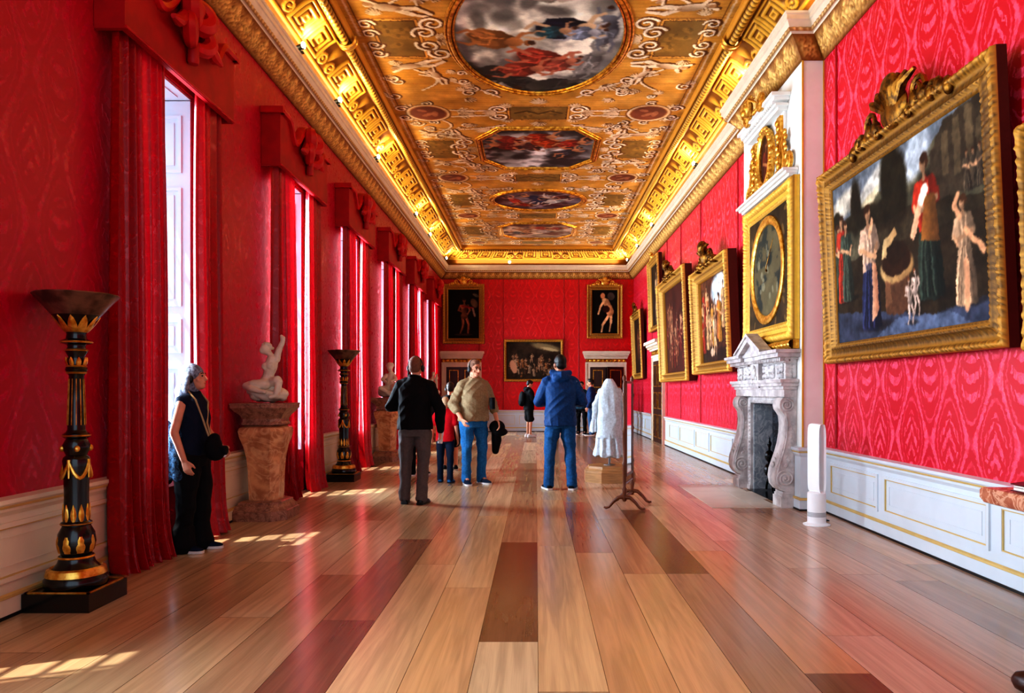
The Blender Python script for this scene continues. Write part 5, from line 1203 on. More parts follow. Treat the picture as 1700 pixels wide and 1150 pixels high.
# ================================================================== PEOPLE
SK = simple('skin', (214,154,126), .5, var=.1, scale=10, spec=.35)
SK2 = simple('tanned skin', (176,120,92), .5, var=.12, scale=10, spec=.35)
HAIRS = {'brown': simple('brown hair', (52,34,24), .55, var=.4, scale=60), 'black': simple('black hair', (16,13,13), .5, var=.4, scale=60), 'cropped': simple('cropped hair', (124,86,66), .7, var=.25, scale=60),
         'blond': simple('blond hair', (198,166,132), .6, var=.2, scale=60), 'grey': simple('grey hair', (140,150,166), .5, var=.35, scale=50, col2=(78,84,100), bump=.5, bscale=120)}
EYE = simple('eye', (30,24,22), .2); LIP = simple('lips', (176,92,84), .5)
def hand(b, w, d, n, s, k, curl=.5):
    """w wrist, d direction of fingers, n palm normal, s towards the thumb side"""
    w, d, n, s = Vector(w), Vector(d).normalized(), Vector(n).normalized(), Vector(s).normalized()
    K = []
    for i, (o, L) in enumerate(((.030,.062),(.010,.072),(-.010,.068),(-.029,.052))):
        kn = w+(d*.085+s*o)*k; b.cap(w+(d*.01+s*o*.55)*k, kn, .0155*k, .0125*k, 8)
        a = curl*.6+.06*i; m1 = kn+(d*math.cos(a)+n*math.sin(a))*L*.52*k; a2 = a+curl*.8; m2 = m1+(d*math.cos(a2)+n*math.sin(a2))*L*.5*k
        b.chain([kn, m1, m2], [.0105*k,.0095*k,.0078*k], 8)
    t0 = w+(d*.022+s*.026)*k; t1 = w+(d*.06+s*.055+n*.012)*k; t2 = w+(d*.092+s*.058+n*.028)*k
    b.chain([t0, t1, t2], [.015*k,.0125*k,.0095*k], 8)
def srings(mb, rows, seg=26, e=2.4):
    R = []
    for z, rx, ry, cx, cy in rows:
        r_ = []
        for q in range(seg):
            a = 2*PI*q/seg; c_, s_ = math.cos(a), math.sin(a)
            r_.append((cx+rx*math.copysign(abs(c_)**(2/e), c_), cy+ry*math.copysign(abs(s_)**(2/e), s_), z))
        R.append(r_)
    mb.loft(R)
def folds(me, amp, seed, vert=1.0, ridge=True):
    """cloth creases: a few families of warped ridges along the surface normal"""
    P = co(me); N = nrm(me); r = np.random.RandomState(seed); d = 0
    for i in range(6):
        f = r.uniform(11, 30); v = r.normal(size=3)*np.array((1,1,1.3*vert)); v /= np.linalg.norm(v); u = r.normal(size=3)*7
        ph = P@v*f+1.7*np.sin(P@u+r.uniform(0,6)); w = .5+.5*np.sin(P@(r.normal(size=3)*5)+r.uniform(0,6))
        d = d+(.62-np.abs(np.sin(ph)))*w
    setco(me, P+N*(d*amp*.42)[:,None])
def person(label, loc, rz, H, girth=1.0, sh=.19, arms=None, feet=None, knees=None, head=(0,0), top=None, legs=None, hair=('short','brown'), skin=SK, vox=.008, shoes=None, face=True, lean=0.0, extras=None, headset=False, female=False, cat='person', group=None, name='person'):
    k = H/1.75; t = thing(name, label, cat, loc, rz, group)
    S = lambda p: Vector(p)*k
    feet = feet or {-1:(-.11,0,0),1:(.11,0,0)}; arms = arms or {}
    knees = knees or {}
    sx = {-1:-sh, 1:sh}
    g = girth
    def arm(s): 
        e, w = arms.get(s, ((s*(sh+.05),-.03,1.125),(s*(sh+.055),.06,.885)))[:2]; return Vector((sx[s]*.97, lean*.5, 1.395)), Vector(e), Vector(w)
    hc = Vector((0,.03+lean,1.625)); R = Euler((math.radians(head[1]),0,math.radians(head[0]))).to_matrix()
    # body: one continuous skin
    b = MB()
    srings(b, [(z,a*.93*(g if a<.2 else 1),d*.9*g,0,y) for z,a,d,y in ((.84,.15,.1,0),(.95,.155,.105,0),(1.08,.135,.095,0),(1.25,.155,.11,lean*.3),(1.38,.165,.1,lean*.5),(1.45,.1,.075,lean*.6),(1.49,.055,.055,lean*.7))])
    b.chain([(0,lean*.7-.005,1.44),(0,lean*.9+.0,1.53),tuple(hc+Vector((0,-.015,-.03)))],[.062,.056,.055])
    for s in (-1, 1):
        f = feet[s]; an = Vector((f[0],f[1],.09)); hp = Vector((s*.088,0,.9)); kn = Vector(knees.get(s, ((hp.x+an.x)/2+.01*s,(hp.y+an.y)/2+.025,.5)))
        b.chain([hp, kn, an], [.08,.052,.038]); b.cap(an, an+Vector((-math.sin(f[2])*.1,math.cos(f[2])*.1,-.055)), .035,.028)
        a0, e, w = arm(s); b.chain([a0, e, w], [.05*(.9 if female else 1),.039,.029])
        dr = (w-e).normalized(); nn = arms[s][2] if s in arms and len(arms[s]) > 2 else (-s,0.15,0)
        nn = Vector(nn); nn = (nn-dr*nn.dot(dr)).normalized(); th = dr.cross(nn); 
        if s in arms and len(arms[s]) > 4: th = Vector(arms[s][4])
        elif th.y < 0: th = -th
        hand(b, w+dr*.012, dr, nn, th, 1.0, arms[s][3] if s in arms and len(arms[s]) > 3 else .45)
    hb = MB()
    hb.ell((0,-.012,.032),(.073,.094,.098)); hb.ell((0,.022,-.03),(.06,.07,.085)); hb.ell((0,.05,-.088),(.036,.034,.028)); hb.ell((0,.075,.022),(.052,.02,.014))
    hb.tube([(0,.083,.018),(0,.1,-.012),(0,.11,-.03),(0,.088,-.038)],[.009,.012,.016,.012],8); hb.ell((0,.083,-.062),(.026,.013,.006)); hb.ell((0,.081,-.072),(.022,.012,.007))
    for s in (-1, 1): hb.ell((s*.077,-.008,-.01),(.012,.024,.034)); hb.ell((s*.045,.052,-.03),(.022,.022,.02))
    hb.xf(Matrix.Translation(hc) @ R.to_4x4()); b.add(hb.v, hb.f)
    b.v = [tuple(Vector(p)*k) for p in b.v]
    me = remesh(b, vox*.85, 2, .45); link('body', me, skin, t, 180)
    def hx(mb): return mb.xf(Matrix.Scale(k, 4) @ Matrix.Translation(hc) @ R.to_4x4())
    if face:
        e = MB()
        for s in (-1, 1): e.ell((s*.029,.087,.004),(.012,.008,.007)); e.tube([(s*.014,.096,.026),(s*.03,.094,.031),(s*.046,.082,.026)],.0045,6)
        hx(e).build('eyes', EYE, t); hx(MB().tube([(-.022,.092,-.067),(0,.097,-.066),(.022,.092,-.067)],[.003,.006,.003],6)).build('mouth', LIP, t)
    # hair
    h = MB(); st = hair[0]
    if st == 'short':
        h.ell((0,-.022,.05),(.082,.098,.092)); h.ell((0,.03,.095),(.06,.055,.035)); h.ell((0,-.06,-.005),(.07,.05,.06))
    elif st == 'cropped': h.ell((0,-.022,.04),(.0765,.0935,.1)); h.ell((0,-.055,-.01),(.07,.048,.06))
    elif st == 'long':
        h.ell((0,-.03,.045),(.094,.112,.1)); h.ell((0,-.06,-.05),(.095,.09,.12)); r = random.Random(4)
        for q in range(30):
            a = PI*(.02+.96*q/29)+PI; x, y = math.cos(a)*.08, math.sin(a)*.085-.015
            h.chain([(x*.7,y*.7,.1),(x*1.08,y*1.05,.0),(x*1.3+r.uniform(-.015,.015),y*1.45-.02,-.1),(x*1.4+r.uniform(-.03,.03),y*1.7-.03,-.2-r.random()*.06)],[.024,.03,.03,.014],6)
    hm = remesh(hx(h), .007*max(1, vox/.008), 2); folds(hm, .004*k if st != 'long' else .010, 5); link('hair', hm, HAIRS[hair[1]], t, 180)
    if headset:
        e = MB()
        for s in (-1, 1): e.ell((s*.088,-.008,-.012),(.022,.034,.042))
        e.tube([(math.cos(a)*.094,-.01,math.sin(a)*.135+.0) for a in np.linspace(0,PI,20)],.008,8); hx(e).build('headphones', M['black'], t)
    # top garment
    if top:
        b = MB(); hem = top.get('hem', .88); i = top.get('inf', .02); sl = top.get('sleeve', 'long'); L = top.get('loose', 1.0)
        rows = [(hem,(.17*g+i)*L,(.118*g+i)*L,0,.0),(hem+.05,(.168*g+i)*L,(.118*g+i)*L,0,0),(1.06,.158*g*L+i,.118*g*L+i,0,.01*(g>1.1)),(1.25,.168*max(1,g*.96)+i,.122*g+i,0,lean*.3),(1.36,.172+i,.11+i,0,lean*.5),(1.41,.15+i,.095+i,0,lean*.55),(1.45,.105+i*.9,.08+i*.8,0,lean*.6),(1.5,.062+i*.7,.062+i*.7,0,lean*.7)]
        if female: rows[2] = (1.06,.14*g+i,.115*g+i,0,0)
        srings(b, rows)
        for s in (-1, 1):
            a0, e, w = arm(s); a0 = a0-Vector((s*.02,0,.0)); i2 = i*.8; b.cap((s*.04,lean*.6-.005,1.462), a0+Vector((-s*.0,0,.012)), .046+i*.6, .05+i*.7)
            if sl == 'long': b.chain([a0, e, w-(w-e)*.04],[.056+i2,.047+i2,.034+i2*.8])
            elif sl == 'rolled': b.chain([a0, e, e+(w-e)*.35],[.056+i2,.05+i2,.044+i2]); b.cap(e+(w-e)*.2, e+(w-e)*.4, .052+i2,.05+i2)
            elif sl == 'short': b.chain([a0, a0+(e-a0)*.62],[.056+i2,.058+i2])
            else: b.cap(a0+Vector((-s*.03,0,.0)), a0+Vector((-s*.005,0,-.005)), .055,.05)
        if top.get('hood'): b.ell((0,-.1,1.46),(.13,.07,.07)); b.tube([(-.1,.03,1.5),(-.11,-.06,1.52),(0,-.13,1.49),(.11,-.06,1.52),(.1,.03,1.5)],[.03,.045,.055,.045,.03],10)
        if top.get('collar'): b.tube([(.065*math.cos(a),lean*.8-.005+.062*math.sin(a),1.515-.012*math.sin(a)) for a in np.linspace(.75*PI,2.25*PI,14)],.017,8)
        b.v = [tuple(Vector(p)*k) for p in b.v]
        me = remesh(b, vox, 3); folds(me, top.get('fold', .012)*1.5*k, 3); link(top.get('name','jumper'), me, top['mat'], t, 180)
    if legs:
        b = MB(); hemz = legs.get('hem', .05); W = legs.get('w', 1.0)
        srings(b, [(.8,.16*g,.11*g,0,0),(.86,.172*g,.122*g,0,-.005),(.93,.17*g,.12*g,0,-.005),(1.02,.158*g,.112*g,0,.0)])
        for s in (-1, 1):
            f = feet[s]; an = Vector((f[0]+.018*math.sin(f[2]),f[1]-.018*math.cos(f[2]),hemz+.025)); hp = Vector((s*.088*max(1,g*.95),0,.86)); kn = Vector(knees.get(s, ((hp.x+f[0])/2+.01*s,(hp.y+f[1])/2+.02,.5)))
            if hemz < .3: b.chain([hp, hp*.5+kn*.5+Vector((s*.004,0,0)), kn, kn*.45+an*.55, an],[.1*g**.5*W,.092*W,.074*W,.066*W,.068*W*legs.get('flare',1)])
            else: b.chain([hp, kn*.7+hp*.3, Vector((kn.x,kn.y,hemz+.06))],[.1*W,.098*W,.098*W])
        b.v = [tuple(Vector(p)*k) for p in b.v]
        me = remesh(b, vox, 3); folds(me, legs.get('fold',.012)*1.5*k, 11); link(legs.get('name','trousers'), me, legs['mat'], t, 180)
    for s in (-1, 1):
        f = feet[s]; rows = []; so = []
        for u, wd, h_ in ((-.085,.026,.05),(-.07,.037,.085),(-.03,.04,.10),(.02,.042,.095),(.07,.046,.07),(.12,.049,.052),(.16,.043,.044),(.185,.026,.034),(.192,.012,.026)):
            rows.append([(-wd,u,.022),(-wd*.98,u,.022+h_*.35),(-wd*.7,u,h_*.85+.01),(0,u,h_+.012),(wd*.7,u,h_*.85+.01),(wd*.98,u,.022+h_*.35),(wd,u,.022),(0,u,.02)])
            so.append([(-wd-.004,u*1.03,.002),(-wd-.006,u*1.03,.026),(wd+.006,u*1.03,.026),(wd+.004,u*1.03,.002)])
        Mx = Matrix.Scale(k,4) @ Matrix.Translation((f[0],f[1],0)) @ Matrix.Rotation(f[2],4,'Z')
        sc_ = shoes or {}
        o = MB().loft(rows).xf(Mx).build('shoe', sc_.get('mat', M['black']), t, 50); MB().loft(so).xf(Mx).build('sole', sc_.get('sole', M['black']), o, 30)
    if extras: extras(t, k)
    return t
CL = {'navy': cloth('navy cloth', (22,32,54)), 'blk': cloth('black cloth', (17,18,22)), 'grey': cloth('grey trouser cloth', (98,92,92)), 'jean': cloth('blue denim', (44,116,172), col2=(36,98,148)), 'jean2': cloth('dark denim', (26,42,66)), 'jean3': cloth('mid blue denim', (34,92,144), col2=(28,76,122)),
      'red': cloth('red cotton', (206,20,40)), 'beige': cloth('khaki fleece', (156,138,108), col2=(140,122,94)), 'jacket': cloth('blue jacket shell', (26,72,124), .6, col2=(22,58,102)), 'teal': cloth('teal cotton', (34,66,84)), 'dblue': cloth('blue jacket cloth', (40,70,120), col2=(26,44,84)), 'fluff': simple('dark blue fleece', (22,38,62), .9, var=.6, scale=60, bump=1, bscale=90, bdist=.02, col2=(60,104,140)), 'ltrs': cloth('pale denim', (70,110,156))}
WS = simple('white sole', (226,224,222), .5)
def ex_woman(t, k):
    b = MB()
    r = random.Random(3)
    for z in np.linspace(.72,1.16,8):
        R_ = .185+.13*(1.16-z)
        for a in np.linspace(PI*.98, PI*2.02, 11): b.ell((math.cos(a)*R_*.8+r.uniform(-.012,.012), math.sin(a)*R_*1.02-.05+r.uniform(-.015,.015), z+r.uniform(-.015,.015)),(.05,.05,.055),seg=10,rings=6)
    b.v = [tuple(Vector(p)*k) for p in b.v]; me = remesh(b,.01,1); folds(me,.012,2); link('tied_fleece', me, CL['fluff'], t, 180)
    b = MB(); b.ell((0,-.24,.78),(.12,.09,.13)); b.ell((0,-.26,.68),(.09,.07,.07)); b.v = [tuple(Vector(p)*k) for p in b.v]; me = remesh(b,.012,2); folds(me,.006,3); link('waist_bag', me, CL['blk'], t, 180)
    b = MB(); b.ell((.06,.24,.98),(.1,.075,.11)); b.ell((.06,.26,.92),(.085,.08,.07)); b.ell((.06,.25,1.06),(.06,.05,.05)); b.tube([(.06,.28,.95),(.06,.37,.95)],.045,12); b.v = [tuple(Vector(p)*k) for p in b.v]; me = remesh(b,.009,2); link('camera_bag', me, CL['blk'], t, 180)
    b = MB().tube([(.1,.02,1.5),(.12,.1,1.42),(.09,.15,1.25),(.07,.2,1.08)],.009,6); b.tube([(-.1,.02,1.5),(-.08,.12,1.4),(.02,.16,1.2),(.06,.22,1.06)],.009,6); b.v = [tuple(Vector(p)*k) for p in b.v]; b.build('bag_strap', simple('tan strap', (176,150,110), .6), t)
person('woman with grey shoulder-length hair in sleeveless navy top at the first window', (-2.985, 6.42, 0), math.radians(-93), 1.61, girth=1.12, female=True, sh=.18, head=(3,9),
       arms={1:((.235,-.04,1.12),(.225,.045,.875)), -1:((-.235,.03,1.12),(-.16,.2,.97))}, feet={-1:(-.1,.05,.1),1:(.1,-.02,-.12)},
       top=dict(mat=CL['navy'], sleeve='none', hem=.9, name='sleeveless_top', inf=.014), legs=dict(mat=CL['blk'], w=1.22, flare=1.5, name='wide_trousers'), hair=('long','grey'), headset=True, shoes=dict(mat=CL['navy'], sole=WS), extras=ex_woman, vox=.0075)
def ex_man2(t, k):
    b = MB().lathe([(.001,0),(.03,.004),(.032,.05),(.028,.08),(.032,.11),(.03,.17),(.014,.2),(.014,.225),(.001,.226)], (0,0,0), 16); b.xf(Matrix.Translation((.285*k,.075*k,.71*k)) @ Matrix.Rotation(.12,4,'Y')); b.build('water_bottle', simple('clear plastic bottle', (214,216,218), .15), t)
    MB().tube([(-.13*k,.16*k,1.26*k),(-.12*k,.13*k,1.46*k),(-.105*k,.07*k,1.6*k)],.012,8).build('audio_handset', M['black'], t)
    b = MB().tube([(.07*math.cos(a)*k,(.0+.068*math.sin(a))*k,1.53*k) for a in np.linspace(0,2*PI,20)],.008,6); b.build('collar_band', simple('pale collar', (190,180,170), .7), t)
person('man with cropped hair in black jumper and grey trousers, back turned', (-1.49, 9.13, 0), math.radians(-6), 1.80, girth=1.1, sh=.205, head=(-4,3),
       arms={1:((.305,-.02,1.13),(.30,.05,.87),(-1,.1,0),.9), -1:((-.31,.03,1.15),(-.17,.27,1.16),(0.4,0,-1),.8)}, feet={-1:(-.12,-.03,.2),1:(.1,-.07,-.1)},
       top=dict(mat=CL['blk'], hem=.885, name='jumper', collar=True, inf=.026), legs=dict(mat=CL['grey'], w=1.05), hair=('cropped','cropped'), headset=True, extras=ex_man2)
person('small blond boy in a red shirt and jeans, back turned', (-1.38, 11.24, 0), math.radians(-8), 1.29, girth=.98, sh=.19, head=(0,-3), vox=.009,
       arms={-1:((-.27,.0,1.14),(-.29,.05,.92))}, feet={-1:(-.1,0,.15),1:(.13,-.09,-.1)}, top=dict(mat=CL['red'], sleeve='short', hem=.84, name='shirt', inf=.03), legs=dict(mat=CL['jean2'], name='jeans'), hair=('cropped','blond'), shoes=dict(mat=CL['jean'], sole=CL['jean2']))
person('dark-haired child in a black T-shirt partly hidden behind the boy in red', (-1.5, 12.95, 0), math.radians(6), 1.53, vox=.011, sh=.185, arms={}, top=dict(mat=CL['blk'], sleeve='short', hem=.86, name='shirt'), legs=dict(mat=CL['blk'], hem=.48, name='shorts'), hair=('short','brown'), shoes=dict(mat=CL['blk'], sole=WS), headset=True)
person('person in dark trousers and dark shoes hidden behind the man in the black jumper', (-1.93, 12.1, 0), math.radians(10), 1.6, vox=.012, sh=.18, top=dict(mat=CL['navy'], name='jumper'), legs=dict(mat=CL['blk']), hair=('short','brown'), shoes=dict(mat=CL['blk'], sole=WS), feet={-1:(-.1,0,.2),1:(.13,.02,-.35)})
def ex_man5(t, k):
    b = MB(); b.ell((-.32,.1,.8),(.12,.085,.1)); b.ell((-.36,.13,.73),(.11,.06,.06)); b.chain([(-.31,.08,.82),(-.33,.06,.62),(-.32,.05,.46)],[.06,.075,.05]); b.v = [tuple(Vector(p)*k) for p in b.v]; me = remesh(b,.009,2); folds(me,.006,8); link('carried_jacket', me, CL['blk'], t, 180)
    e = MB()
    for s in (-1,1): e.tube([(s*.03+.022*math.cos(a),.1,.004+.017*math.sin(a)) for a in np.linspace(0,2*PI,14)],.0015,5); e.tube([(s*.052,.098,.006),(s*.076,.02,.004)],.0018,5)
    e.xf(Matrix.Scale(k,4) @ Matrix.Translation((0,.03,1.625)) @ Euler((math.radians(-2),0,math.radians(-18))).to_matrix().to_4x4()); e.build('glasses', M['black'], t)
    b = MB().tube([(-.2*k,.19*k,1.22*k),(-.205*k,.2*k,1.06*k)],[.04*k,.035*k],10); b.build('black_pouch', CL['blk'], t)
person('man in a khaki fleece and blue jeans with headphones, facing the room', (-.93, 11.02, 0), math.radians(-152), 1.84, girth=1.2, sh=.2, head=(14,-2), headset=True, hair=('short','cropped'),
       arms={1:((.315,-.01,1.14),(.235,.12,.93),(-.8,.2,-.1),.6), -1:((-.3,-.01,1.14),(-.31,.11,.9))}, feet={-1:(-.12,.02,.25),1:(.12,.03,-.2)},
       top=dict(mat=CL['beige'], sleeve='rolled', hem=.89, name='fleece', collar=True, inf=.024), legs=dict(mat=CL['jean'], name='jeans', w=1.02), shoes=dict(mat=CL['jean2'], sole=WS), extras=ex_man5)
person('tall dark-haired man in a blue hooded jacket and jeans, back turned', (.34, 10.42, 0), math.radians(4), 1.88, girth=1.06, sh=.2, head=(8,-4), hair=('short','black'), skin=SK2,
       arms={1:((.29,.02,1.15),(.17,.24,1.13),(-.4,0,-1),.6), -1:((-.28,.03,1.15),(-.16,.25,1.13),(.4,0,-1),.6)}, feet={-1:(-.16,-.02,.22),1:(.15,-.06,-.3)},
       top=dict(mat=CL['jacket'], hem=.83, name='jacket', hood=True, inf=.034), legs=dict(mat=CL['jean3'], name='jeans', w=1.04), shoes=dict(mat=CL['blk'], sole=WS))
def ex_boy7(t, k):
    b = MB(); b.ell((0,-.22,1.18),(.15,.1,.24)); b.ell((0,-.27,1.08),(.11,.07,.12)); b.v = [tuple(Vector(p)*k) for p in b.v]; link('backpack', remesh(b,.014,2), CL['blk'], t, 180)
    MB().box(-.035,.035,.385,.395,1.10,1.24).build('phone', M['plastic'], t, 0)
pair = {1:((.24,.03,1.16),(.09,.3,1.14),(-.4,0,-1),.7), -1:((-.24,.03,1.16),(-.09,.3,1.14),(.4,0,-1),.7)}
person('teenager in black hoodie and shorts with a backpack, looking at a phone', (-.22, 22.3, 0), math.radians(-68), 1.70, vox=.012, head=(0,-24), sh=.18, arms=pair, top=dict(mat=CL['blk'], hem=.84, name='hoodie', inf=.035, hood=True), legs=dict(mat=CL['blk'], hem=.5, w=1.12, name='shorts'), hair=('short','black'), shoes=dict(mat=WS, sole=WS), extras=ex_boy7)
def ex_phone(t, k): MB().box(-.035,.035,.395,.405,1.12,1.26).build('phone', M['black'], t, 0)
person('visitor in black with a phone, mostly hidden behind the man in the blue jacket', (.58, 21.7, 0), math.radians(80), 1.62, vox=.012, sh=.18, head=(0,-15), arms=pair, top=dict(mat=CL['blk'], name='hoodie', inf=.03), legs=dict(mat=CL['blk']), hair=('short','black'), extras=ex_phone)
person('young visitor in teal top and black trousers facing the camera at the far end', (1.45, 23.6, 0), math.radians(165), 1.68, vox=.012, sh=.175, top=dict(mat=CL['teal'], name='shirt', hem=.84), legs=dict(mat=CL['blk']), hair=('short','black'), shoes=dict(mat=CL['blk'], sole=WS))
person('young man in blue jacket and pale jeans turned left at the far end', (1.72, 23.1, 0), math.radians(75), 1.76, vox=.012, sh=.18, arms={1:((.24,.06,1.15),(.12,.26,1.0))}, top=dict(mat=CL['dblue'], name='jacket', hem=.84, inf=.028), legs=dict(mat=CL['ltrs'], name='jeans'), hair=('short','black'), shoes=dict(mat=CL['blk'], sole=WS))

# ================================================================== GOWN ON STAND, PLINTH
pc = (1.13, 11.42)
def octo(r, z, a0=PI/8): return [(r*math.cos(a0+q*PI/4), r*math.sin(a0+q*PI/4), z) for q in range(8)]
b = MB().loft([octo(r, z) for r, z in ((.41,0),(.41,.15),(.40,.165),(.385,.175),(.385,.19),(.36,.205),(.35,.225),(.345,.24),(.0,.241))], cap=False)
b.f.append(tuple(range(7,-1,-1))); t = tag(b.build('display_plinth', M['woodl'], None, 20, (*pc, 0)), 'octagonal pale wooden plinth carrying the white lace coat', 'plinth')
t = thing('dress_stand', 'slim steel display pole holding up the white lace coat', 'stand', (*pc, .243)); MB().tube([(0,0,.0),(0,0,.13)], .016, 12).build('pole', M['steel'], t); MB().lathe([(.09,0),(.09,.01),(.03,.02)]).build('foot_disc', M['steel'], t)
t = thing('lace_coat', 'white lace coat with ruffled cuffs shown on a stand on the octagonal plinth', 'gown', (*pc, .38))
b = MB(); srings(b, [(.28,.205,.19,0,0),(.45,.19,.17,0,0),(.62,.18,.15,0,0),(.78,.18,.135,0,0),(.92,.175,.125,0,0),(1.0,.155,.115,0,0),(1.07,.12,.1,0,0),(1.14,.085,.085,0,0),(1.19,.05,.05,0,0)])
R = []
for z, r0 in ((.0,.235),(.06,.228),(.15,.21),(.25,.2),(.34,.18)):
    R.append([((r0+.022*math.sin(11*a+z*3)*(1-z*2))*math.cos(a), (r0*.95+.022*math.sin(11*a+z*3))*math.sin(a), z+.025*math.sin(7*a)*(z < .1)) for a in np.linspace(0,2*PI,72)[:-1]])
b.loft(R)
me = remesh(b, .009, 1); folds(me, .022, 21, .12); link('coat_body', me, M['lace'], t, 180)
for s, (e, w) in ((-1,((-.205,.02,.78),(-.215,.05,.56))),(1,((.21,.02,.77),(.225,.06,.54)))):
    b = MB().chain([(s*.125,0,1.0),e,w],[.055,.058,.052]); me = remesh(b,.009,2); folds(me,.02,s+5); sl = link('sleeve', me, M['lace'], t, 180)
    R = []
    for q, rr in ((0,.06),(.05,.075),(.12,.09),(.19,.1)): R.append([(w[0]*1.02+(rr+.014*math.sin(8*a+q*9))*math.cos(a)*.8, w[1]+(rr+.014*math.sin(8*a))*math.sin(a)*.8, w[2]-q-.01*math.sin(5*a)) for a in np.linspace(0,2*PI,40)[:-1]])
    MB().loft(R, cap=False).build('lace_cuff', M['lace'], sl, 180)
me = remesh(MB().tube([(.075*math.cos(a),.07*math.sin(a),1.09+.012*math.sin(5*a)) for a in np.linspace(0,2*PI,40)],[.026+.008*math.sin(9*q) for q in range(40)],8), .008, 1); folds(me, .012, 4); link('lace_collar', me, M['lace'], t, 180)
# ================================================================== CHEVAL MIRROR
t = thing('cheval_mirror', 'slim wooden cheval mirror seen edge-on in front of the lace coat', 'mirror', (1.105, 8.88, 0), math.radians(-16))
D = .29
for s in (-1, 1):
    y = s*D
    b = MB().lathe([(.018,.1),(.028,.12),(.02,.16),(.024,.2),(.03,.24),(.018,.27),(.022,.33),(.022,.5),(.03,.53),(.018,.56),(.02,.9),(.03,.93),(.018,.96),(.02,1.3),(.028,1.34),(.018,1.37),(.022,1.46),(.012,1.49),(.024,1.52),(.02,1.55),(.004,1.57)], (0,y,0), 14); b.build('post', M['wood'], t, 50)
    f = MB()
    for q in (-1, 1): f.tube([(q*.01,y,.15),(q*.07,y,.145),(q*.13,y,.09),(q*.18,y,.03),(q*.215,y,.018),(q*.24,y,.026)], [.026,.024,.019,.016,.016,.012], 10)
    f.build('foot', M['wood'], t)
MB().tube([(0,-D,.3),(0,D,.3)], .015, 8).tube([(0,-D,.14),(0,D,.14)], .018, 8).build('stretcher', M['wood'], t)
b = MB()
for y in (-.235,.205): b.box(-.02,.02,y,y+.03,.38,1.5)
b.box(-.02,.02,-.235,.235,.38,.41).box(-.02,.02,-.235,.235,1.47,1.5).box(-.02,-.014,-.21,.21,.41,1.47); b.build('mirror_frame', M['wood'], t, 0)
MB().box(.006,.012,-.205,.205,.41,1.47).build('mirror_glass', M['mirror'], t, 0)
b = MB()
for s in (-1,1): b.tube([(0,s*.235,.96),(0,s*D,.96)], .01, 8)
b.build('pivot', M['giltd'], t)

# ================================================================== AIR PURIFIER TOWER
t = thing('tower_fan', 'white bladeless tower fan standing on the floor before the pilaster', 'fan', (2.9, 7.66, 0), math.radians(22))
MB().lathe([(.135,0),(.135,.008),(.1,.02),(.095,.025)], seg=40).build('foot_plate', M['plastic'], t); MB().lathe([(.092,.022),(.092,.3),(.09,.33),(.07,.345)], seg=40).build('base_cylinder', M['plastic'], t)
b = MB(); R = []
for a in np.linspace(0, 2*PI, 61)[:-1]:
    ca, sa = math.cos(a), math.sin(a); x = .036*math.copysign(abs(ca)**.6, ca); z = .685+.345*math.copysign(abs(sa)**.28, sa)
    R.append([(x+.03*(1 if x > 0 else -1)*d_[0]*min(1,abs(ca)*2.2), d_[1], z+.03*d_[0]*sa*(abs(sa) > .9)) for d_ in ((-.35,-.05),(.35,-.085),(.5,-.05),(.5,.06),(.2,.085),(-.4,.06))])
R.append(R[0]); b.loft(R, cap=False); b.build('air_loop', M['plastic'], t, 60)
b = MB()
for z in np.arange(.09,.13,.012): b.lathe([(.0925,z),(.0935,z+.004),(.0925,z+.008)], seg=40, cap=False)
b.build('intake_slots', M['greyp'], t)
MB().tube([(.12,.05,.012),(.2,.12,.008),(.26,.1,.008),(.3,.2,.008)], .006, 6).build('power_cord', M['black'], t)

# ================================================================== CONSOLE TABLE, FOLDER, BENCH
t = thing('console_table', 'console table with a thick pinkish marble top at the right edge of the photo', 'table', (3.05, 3.95, 0))
b = MB().loft([[(x0,y0,z),(.19,y0,z),(.19,y1,z),(x0,y1,z)] for z,x0,y0,y1 in ((.665,-.17,-.77,.77),(.672,-.185,-.79,.79),(.70,-.2,-.81,.81),(.75,-.2,-.81,.81),(.765,-.19,-.8,.8))]); b.build('marble_top', M['tablemarble'], t, 30)
b = MB().loft([[(x0,y0,z),(.17,y0,z),(.17,-y0,z),(x0,-y0,z)] for z,x0,y0 in ((.655,-.10,-.62),(.664,-.12,-.66))])
b.build('apron', M['giltd'], t, 0)
for y in (-.5, .3):
    MB().tube([(0,y,.65),(-.05,y,.5),(.0,y,.3),(.05,y,.12),(.0,y,.03),(-.02,y,.03)], [.06,.07,.05,.04,.05,.03], 10).build('leg', M['giltd'], t)
t = thing('information_folder', 'dark red leather folder lying open-edged on the marble table top', 'folder', (3.02, 4.28, .767), math.radians(0))
R = lambda z, a: None
b = MB(); b.add([(-.12,-.24,.004),(.14,-.24,.004),(.14,.25,.004),(-.12,.25,.004),(-.12,-.24,.01),(.14,-.24,.01),(.14,.25,.01),(-.12,.25,.01)], [(0,3,2,1),(4,5,6,7),(0,1,5,4),(1,2,6,5),(2,3,7,6),(3,0,4,7)]); b.build('lower_cover', M['leather'], t, 0)
b = MB().box(-.11,.13,-.23,.235,.011,.026).box(-.112,.128,-.228,.23,.03,.04); b.build('pages', M['paper'], t, 0)
b = MB().add([(-.12,-.24,.043),(.14,-.24,.075),(.14,.25,.075),(-.12,.25,.043),(-.12,-.24,.05),(.14,-.24,.083),(.14,.25,.083),(-.12,.25,.05)], [(0,3,2,1),(4,5,6,7),(0,1,5,4),(1,2,6,5),(2,3,7,6),(3,0,4,7)]); b.build('upper_cover', M['leather'], t, 0)
t = thing('bench', 'dark wooden bench of which only a rounded foot shows at the bottom right corner', 'bench', (2.75, 2.85, 0))
MB().box(-.40,.3,-.6,.33,.42,.5).build('seat', M['leather'], t, 30)
